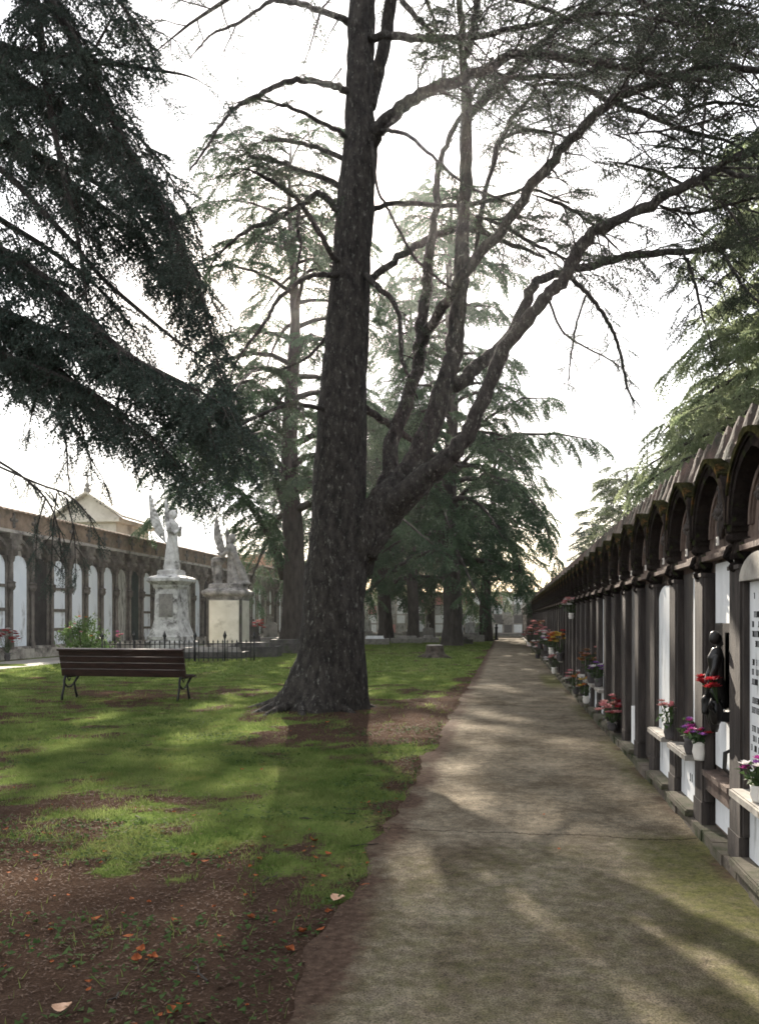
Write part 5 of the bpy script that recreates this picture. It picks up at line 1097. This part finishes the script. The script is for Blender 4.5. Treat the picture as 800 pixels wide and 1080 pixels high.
# ------------------------------------------------------------------ low graves
def grave(label, px, d, L, W, h, m, rz=0.0, slab=None, headst=0.0, hm=None):
    o = empty('grave', XY(px, d), TH + rz); tag(o, label, 'grave')
    kb = MB(); kb.box(-L / 2, L / 2, -W / 2, -W / 2 + .16, -.05, h); kb.box(-L / 2, L / 2, W / 2 - .16, W / 2, -.05, h); kb.box(-L / 2, -L / 2 + .16, -W / 2 + .161, W / 2 - .161, -.05, h); kb.box(L / 2 - .16, L / 2, -W / 2 + .161, W / 2 - .161, -.05, h); kb.build('kerb', M[m], o)
    b = MB(); b.box(-L / 2 + .162, L / 2 - .162, -W / 2 + .162, W / 2 - .162, -.05, h * .75); b.box(-L / 2 + .3, L / 2 - .3, -W / 2 + .3, W / 2 - .3, h * .75, h + .16, taper=.06); b.build('slab', M[slab or m], o)
    if headst:
        q = MB(); q.prism([(-.38, h), (.38, h), (.38, h + headst * .8)] + [(.38 * math.cos(a), h + headst * .8 + .2 * headst * math.sin(a)) for a in (.5, 1.0, 1.57, 2.14, 2.64)] + [(-.38, h + headst * .8)], lambda x, z: (x, W / 2 - .2, z), lambda x, z: (x, W / 2 - .06, z)); q.box(-.05, .05, W / 2 - .17, W / 2 - .09, h + headst, h + headst + .4); q.box(-.16, .16, W / 2 - .165, W / 2 - .095, h + headst + .2, h + headst + .3); q.build('headstone', M[hm or m], o)
    return o
grave('dark kerbed grave with a light rim just behind the bench end', 222, 33.0, 2.9, 1.5, .26, 'stone_dark', slab='stone_mid')
grave('dark stone grave box nearest the lawn, right of the railing', 268, 34.5, 2.1, 1.6, .42, 'stone_dark')
grave('low dark grave kerb close to the left side of the main trunk', 300, 38.5, 1.9, 1.8, .45, 'stone_dark')
grave('grave with small dark headstone between railing and gallery', 262, 41, 1.6, 2.0, .35, 'stone_dark', headst=.9)
grave('grey grave with cross topped headstone behind the second angel', 283, 45, 1.8, 2.0, .4, 'stone_mid', headst=1.0)
grave('low grave with pale slab seen right of the main trunk', 395, 52, 1.8, 1.8, .35, 'stone_mid', slab='marble')
grave('low grey flat grave beside the low forked cedar', 428, 55, 2.0, 1.8, .3, 'stone_mid')
grave('low grey grave with headstone left of the straight cedar trunk', 452, 57, 1.3, 1.8, .3, 'stone_mid', headst=.7)
grave('pale grave with cross headstone right of the straight cedar trunk', 497, 59, 1.6, 1.8, .45, 'stone_mid', headst=.9, hm='marble_old')
grave('dark grave behind the straight cedar near the path', 487, 53, 1.2, 1.8, .3, 'stone_dark')
grave('pale low grave under the thin far trees', 440, 66, 2.4, 1.8, .6, 'stone_mid', slab='marble', headst=.9, hm='marble')
grave('white headstone grave seen between main trunk and forked cedar', 386, 64, 1.7, 1.8, .5, 'stone_mid', headst=1.1, hm='marble_old')
# ------------------------------------------------------------------ rose bush, stump, post
def leafy(n, rad, c, seed, size):
    r = np.random.default_rng(seed); d = unit(r.normal(0, 1, (n, 3))); rr = r.random((n, 1)) ** .45
    p = np.array(c) + d * rr * np.array(rad) * (1 + .35 * np.sin(d[:, :1] * 6 + d[:, 2:] * 5)); a = unit(r.normal(0, 1, (n, 3))); b = unit(np.cross(a, r.normal(0, 1, (n, 3))))
    s = size * r.uniform(.6, 1.3, (n, 1)); return np.stack([p - b * s * .45, p + b * s * .45, p + a * s * 1.4], 1)
rp = XY(90, 31.5); rose = empty('rose_bush', rp); tag(rose, 'leafy green rose bush with a few pink and orange blooms behind the bench', 'bush')
q = MB()
for i in range(9):
    a = i * 2.4; q.tube([(.1 * math.cos(a), .1 * math.sin(a), 0), (.4 * math.cos(a), .4 * math.sin(a), .6), (.65 * math.cos(a), .6 * math.sin(a), 1.1 + .1 * (i % 4))], [.025, .018, .008], 5)
q.build('stem', M['twig'], rose)
tri_mesh('foliage', np.concatenate([leafy(1500, (.85, .7, .55), (0, 0, .62), 1, .075), leafy(420, (.5, .45, .45), (-.25, 0, 1.15), 2, .07), leafy(260, (.35, .3, .35), (.15, 0, 1.35), 3, .065), leafy(200, (.3, .3, .25), (-.85, 0, .95), 4, .065), leafy(200, (.4, .3, .22), (.8, 0, .5), 5, .065)]), [M['rose_leaf']], parent=rose)
def bloom(mb, c, r, seed):
    rr = random.Random(seed); c = Vector(c)
    for ring, (k, tl, sc) in enumerate(((7, .25, 1.0), (6, .65, .8), (4, 1.1, .5))):
        for i in range(k):
            a = 2 * math.pi * i / k + ring * .5 + rr.uniform(-.2, .2); d = Vector((math.cos(a) * math.cos(tl), math.sin(a) * math.cos(tl), math.sin(tl) * .9)); s = Vector((-math.sin(a), math.cos(a), 0)) * r * .38 * sc
            mb.add([c, c + d * r * sc * .6 - s, c + d * r * sc * 1.05 - s * .4 + Vector((0, 0, r * .1)), c + d * r * sc * 1.05 + s * .4 + Vector((0, 0, r * .1)), c + d * r * sc * .6 + s], [(0, 1, 2, 3, 4)])
for col, lst in (('pink', [(-.2, -.4, 1.35), (-.45, -.3, 1.2), (.1, -.5, 1.05)]), ('orange', [(.2, -.3, 1.6), (-.05, -.35, 1.62), (.45, -.4, .9)])):
    for i, c in enumerate(lst):
        q = MB(); bloom(q, c, .08, i); q.build('bloom', M[col], rose)
sp_ = G(458, 694); stp = empty('tree_stump', sp_); tag(stp, 'low sawn tree stump with ragged roots in the grass near the path', 'stump')
NTS = 22
def sfn(q, z): return 1 + (.42 * max(0, 1 - z / .34)) ** 1.2 * (.25 + .4 * math.cos(4 * q + .6)) + .07 * math.cos(6 * q + 1) + .04 * math.cos(11 * q)
q = MB().lathe([(.44, -.1), (.42, .04), (.37, .14), (.34, .26), (.33, .46), (.315, .50)], NTS, fn=sfn); q.build('trunk', M['stump'], stp, smooth=False)
MB().lathe([(.30, .502), (.28, .525), (.02, .50)], NTS, fn=lambda q, z: sfn(q, .5)).build('cut_face', M['stump_top'], stp)
for a in (2.9, 5.9, 4.3): MB().tube([(.25 * math.cos(a), .25 * math.sin(a), .12), (.5 * math.cos(a), .5 * math.sin(a), .07), (.8 * math.cos(a), .8 * math.sin(a), -.02)], [.11, .08, .03], 7).build('root', M['stump'], stp)
pp_ = XY(523, 63); po_ = empty('bollard', pp_); tag(po_, 'small dark post standing at the far end of the path', 'post')
MB().lathe([(.16, 0), (.16, .08), (.10, .14), (.10, .85), (.14, .9), (.14, .96), (.05, 1.05)], 10).build('shaft', M['iron'], po_, smooth=False); MB().lathe([(.05, 1.05), (.11, 1.10), (.09, 1.2), (.02, 1.24)], 10).build('cap', M['iron'], po_)

# ------------------------------------------------------------------ flowers at the graves
def WP(px, X, z):
    a = (px - HX) / F; return Vector((X, X * (math.cos(TH) + a * math.sin(TH)) / (a * math.cos(TH) - math.sin(TH)), z))
def bouquet(label, loc, pot, cols, n=12, sp=.11, h=.16, pot_h=.14, pot_r=.06, br=.035, seed=0, leaves=90, cat='flowers'):
    o = empty('flower_vase', loc); tag(o, label, cat); r = random.Random(seed)
    if pot: MB().lathe([(pot_r * .65, 0), (pot_r * .7, .01), (pot_r * .95, pot_h * .45), (pot_r * .8, pot_h * .8), (pot_r, pot_h), (pot_r * .85, pot_h - .004), (pot_r * .7, pot_h * .8)], 14).build('vase', M[pot], o, smooth=True)
    z0 = pot_h if pot else .01; stm = MB(); heads = {}
    for i in range(n):
        a = r.uniform(0, 6.28); q = math.sqrt(r.random()) * sp; c = Vector((math.cos(a) * q, math.sin(a) * q, z0 + h * (.55 + .45 * r.random()) * (1 - .35 * (q / sp) ** 2)))
        stm.tube([(0, 0, z0 * .8), c * .5 + Vector((0, 0, z0 * .4)), c], .003, 4); col = cols[i % len(cols)]; q_ = MB(); bloom(q_, c, br * r.uniform(.75, 1.2), seed * 50 + i); heads[i] = (col, q_)
    stm.build('stem', M['leaf'], o)
    for col, mb in heads.values(): mb.build('bloom', M[col], o)
    tri_mesh('foliage', leafy(leaves, (sp * 1.05, sp * 1.05, h * .5), (0, 0, z0 + h * .35), seed, .03), [M['leaf']], parent=o); return o
bouquet('cream vase of white and purple flowers below the inscribed marble slab', WP(798, 1.325, .53), 'ceramic', ['white', 'white', 'magenta', 'purple', 'white'], 18, .085, .15, .09, .04, .036, 1)
bouquet('white vase with magenta and red flowers on the shelf past the bronze figure', WP(737, 1.325, .53), 'ceramic', ['magenta', 'red', 'purple', 'magenta'], 14, .08, .10, .13, .052, .030, 2)
bouquet('dark pot with purple flowers beside the white vase', WP(727.5, 1.32, .53), 'pot_dark', ['purple', 'magenta'], 8, .08, .14, .12, .05, .032, 3)
bouquet('dark pot of pink flowers in front of the round topped white slab', WP(706, 1.32, .53), 'pot_dark', ['pink', 'rose', 'pink'], 14, .11, .20, .13, .055, .04, 4)
bouquet('large bunch of pink and red flowers set on the low sill of a dark tomb', WP(645, 1.30, .134), 'pot_dark', ['pink', 'red', 'pink', 'rose'], 26, .19, .34, .10, .07, .055, 5, 60)
bouquet('purple and white flowers in a dark pot above the yellow ones', WP(630, 1.32, .53), 'pot_dark', ['purple', 'white', 'purple'], 16, .15, .24, .13, .06, .05, 6)
bouquet('yellow and orange flowers standing low on the sill', WP(617.5, 1.30, .134), 'ceramic', ['yellow', 'orange', 'yellow', 'white'], 16, .15, .32, .12, .06, .055, 7)
bouquet('dried brown flower arrangement on a tall tomb shelf', WP(623, 1.30, .53), 'pot_dark', ['brown', 'rose', 'brown', 'orange'], 20, .20, .42, .16, .07, .06, 8)
hg = bouquet('white and pink flowers hanging high on the tomb front', WP(602, 1.28, 1.52), 'ceramic', ['white', 'pink', 'white', 'rose'], 22, .20, .36, .12, .06, .06, 9)
bouquet('big orange and yellow bunch with green foliage far down the wall', WP(590, 1.26, .53), 'pot_dark', ['orange', 'yellow', 'orange', 'red'], 30, .32, .55, .2, .09, .085, 10, 160)
bouquet('white and blue grey flowers left of the orange bunch', WP(581, 1.26, .53), 'ceramic', ['white', 'purple', 'white'], 24, .28, .5, .2, .09, .08, 11, 120)
bouquet('rose and white flowers on the far part of the wall', WP(575.5, 1.24, .53), 'pot_dark', ['rose', 'white', 'pink'], 26, .32, .6, .2, .09, .09, 12, 120)
bouquet('pale white flowers standing low below the far shelf', WP(584, 1.22, .134), 'ceramic', ['white', 'white', 'rose'], 18, .26, .4, .16, .08, .08, 13, 100)
bouquet('dusky pink wreath like bunch nearest the end of the wall', WP(569, 1.18, .5), 'pot_dark', ['rose', 'brown', 'pink', 'rose'], 30, .45, .85, .2, .1, .11, 14, 80)
bouquet('small pale bunch at the foot of the wall end', WP(566.5, 1.14, .10), 'pot_dark', ['rose', 'white', 'brown'], 20, .35, .5, .16, .09, .1, 15, 80)
bouquet('tiny white and pink bunch before the farther dark wall', WP(557, 1.2, .1), 'ceramic', ['white', 'pink'], 18, .4, .8, .2, .1, .12, 16, 80)
bouquet('orange and pink flowers low on the sill under the brown arrangement', WP(607, 1.28, .134), 'pot_dark', ['pink', 'orange', 'white'], 16, .18, .34, .14, .07, .06, 17)
gw = bouquet('red and white wreath flowers by the gallery at the left edge', XY(8, 30.6, .5), 'pot_dark', ['red', 'white', 'red'], 40, .42, .95, .3, .12, .10, 18, 140)
gw.location.z = .0; 
bouquet('small pink flowers by the railing, right of the rose bush', XY(126, 33.2, 0), 'pot_dark', ['pink', 'magenta'], 10, .14, .5, .6, .1, .08, 19, 60)
bouquet('red flowers between the second angel and the far trunk', XY(272, 42, 0), 'pot_dark', ['red', 'rose', 'red'], 24, .40, .9, .7, .14, .11, 20, 120)
# ------------------------------------------------------------------ bronze figure on the tomb front with carnations
yb_ = Y0 + .37; BF = empty('bronze_figure', (1.33, yb_, .92)); BF.scale = (1, .82, 1); tag(BF, 'black bronze figure with bowed head mounted on a tomb front among red carnations', 'sculpture')
q = MB(); f_ = R(200)
q.tube([(.03, .02, .02), (.02, .0, .10), (.0, -.01, .2), (-.005, -.01, .28), (-.01, -.01, .34), (.0, 0, .40)], [.045, .05, .045, .05, .055, .03], 10)
head(q, Vector((-.02, -.02, .465)), .036, f_, R(38))
q.tube([(-.01, -.06, .36), (-.03, -.075, .27), (-.055, -.06, .19), (-.07, -.03, .10)], [.022, .02, .017, .013], 7); hand_at(q, (-.072, -.025, .09), (-.2, .2, -1), .035)
q.tube([(-.01, .05, .36), (-.02, .07, .28), (-.05, .05, .22), (-.07, .0, .18)], [.022, .02, .017, .013], 7)
q.tube([(.01, .02, .12), (-.06, .0, .06), (-.08, -.02, -.02)], [.05, .045, .02], 8)
fuse(q, 'figure', M['bronze'], BF, .008, 1)
q = MB(); q.box(.068, .078, -.10, .10, -.08, .5); q.box(.0, .0679, -.09, .09, -.06, .0); q.build('back_plate', M['bronze'], BF)
q = MB()
for dy, dz, s_ in ((-.07, .0, .045), (.05, -.02, .042), (-.02, -.05, .038)): q.lathe([(.02, -.08), (s_ * .7, -.06), (s_, 0), (s_ * .95, .04), (s_ * .6, .06), (s_ * .75, .07)], 12, loc=(-.02, dy, dz))
for i in range(7): q.ball((-.06 + .012 * (i % 3), -.14 + i * .04, .05 - .03 * (i % 2)), .018, 7, 5)
q.tube([(-.04, -.12, .0), (-.08, -.15, .04), (-.06, -.16, .09)], [.012, .01, .008], 6)
q.build('flower_holder', M['bronze'], BF, smooth=True)
for nm, dy in (('left', .06), ('right', -.10)):
    cf = empty('carnations', (1.31, yb_ + dy, .98)); tag(cf, 'red carnations on the far side of the bronze figure' if dy > 0 else 'red carnations on the near side of the bronze figure', 'flowers')
    st_ = MB()
    for i in range(7):
        q = MB()
        c = (-.035 + random.uniform(-.03, .03), random.uniform(-.05, .05), .12 + random.uniform(-.025, .03)); bloom(q, c, .04, i + 70); st_.tube([(0, 0, .0), c], .003, 4); q.build('bloom', M['red'], cf)
    st_.build('stem', M['leaf'], cf)
# ------------------------------------------------------------------ sky, sun, camera
SC = bpy.context.scene
sd = (FWD + RGT * ((SUNX - HX) / F) + UP * ((HY - SUNY) / F)).normalized()
el = math.asin(sd.z); azi = math.atan2(sd.x, sd.y)
w = bpy.data.worlds.new('World'); SC.world = w; w.use_nodes = True; nt = w.node_tree; N = nt.nodes; L = nt.links
bg = N['Background']; sky = N.new('ShaderNodeTexSky'); sky.sky_type = 'NISHITA'; sky.sun_disc = False; sky.sun_elevation = el; sky.sun_rotation = azi; sky.air_density = 1.2; sky.dust_density = 1.5; sky.ozone_density = 1.0
tc = N.new('ShaderNodeTexCoord'); mp = N.new('ShaderNodeMapping'); mp.inputs['Scale'].default_value = (1.3, 1.3, 3.2); L.new(tc.outputs['Generated'], mp.inputs['Vector'])
ns = N.new('ShaderNodeTexNoise'); ns.inputs['Scale'].default_value = 1.7; ns.inputs['Detail'].default_value = 7; ns.inputs['Roughness'].default_value = .55; L.new(mp.outputs['Vector'], ns.inputs['Vector'])
rp_ = N.new('ShaderNodeValToRGB'); rp_.color_ramp.elements[0].position = .38; rp_.color_ramp.elements[1].position = .62; rp_.color_ramp.elements[0].color = (.40, .40, .40, 1); rp_.color_ramp.elements[1].color = (.97, .97, .97, 1); L.new(ns.outputs['Fac'], rp_.inputs['Fac'])
mx = N.new('ShaderNodeMix'); mx.data_type = 'RGBA'; L.new(rp_.outputs['Color'], mx.inputs['Factor']); L.new(sky.outputs['Color'], mx.inputs['A']); mx.inputs['B'].default_value = (*CLOUD, 1)
L.new(mx.outputs['Result'], bg.inputs['Color']); bg.inputs['Strength'].default_value = SKY_STRENGTH
ld_ = bpy.data.lights.new('sun', 'SUN'); ld_.energy = SUN_STRENGTH; ld_.angle = R(.55); ld_.color = (1.0, .90, .76); so = bpy.data.objects.new('sun', ld_); C.objects.link(so); so.rotation_euler = (-sd).to_track_quat('-Z', 'Y').to_euler(); so.location = (0, 0, 30)
cd = bpy.data.cameras.new('camera'); cam = bpy.data.objects.new('camera', cd); C.objects.link(cam); cam.location = (0, 0, EYE); cam.rotation_euler = (R(90), 0, TH)
cd.sensor_fit = 'AUTO'; cd.sensor_width = 24; cd.lens = F / 1080 * 24; cd.shift_x = 0; cd.shift_y = (HY - 540) / 1080; cd.clip_end = 3000; cd.clip_start = .05
SC.camera = cam
if HAZE:  # added haze box; its forward scatter stands in for lens glare, slightly veils the distance
    hz = MB().box(-90, 90, -40, 125, -1.0, 30.0).build('haze', None); hm_ = bpy.data.materials.new('glare_haze'); hm_.use_nodes = True; n_ = hm_.node_tree.nodes; n_.remove(n_['Principled BSDF'])
    pv = n_.new('ShaderNodeVolumePrincipled'); pv.inputs['Color'].default_value = (.95, .96, 1, 1); pv.inputs['Density'].default_value = HAZE; pv.inputs['Anisotropy'].default_value = .8
    hm_.node_tree.links.new(pv.outputs['Volume'], n_['Material Output'].inputs['Volume']); hz.data.materials[0] = hm_; tag(hz, 'thin haze added between the trees to stand in for lens glare around the sun', 'haze', kind='stuff')
SC.view_settings.view_transform = 'Standard'; SC.view_settings.look = 'None'; SC.view_settings.gamma = 1; SC.view_settings.exposure = EXPOSURE; SC.view_settings.use_curve_mapping = False
SC.cycles.max_bounces = 8; SC.cycles.diffuse_bounces = 3; SC.cycles.transmission_bounces = 4; SC.cycles.use_denoising = True; SC.cycles.filter_width = FILTERW; SC.cycles.sample_clamp_indirect = 8
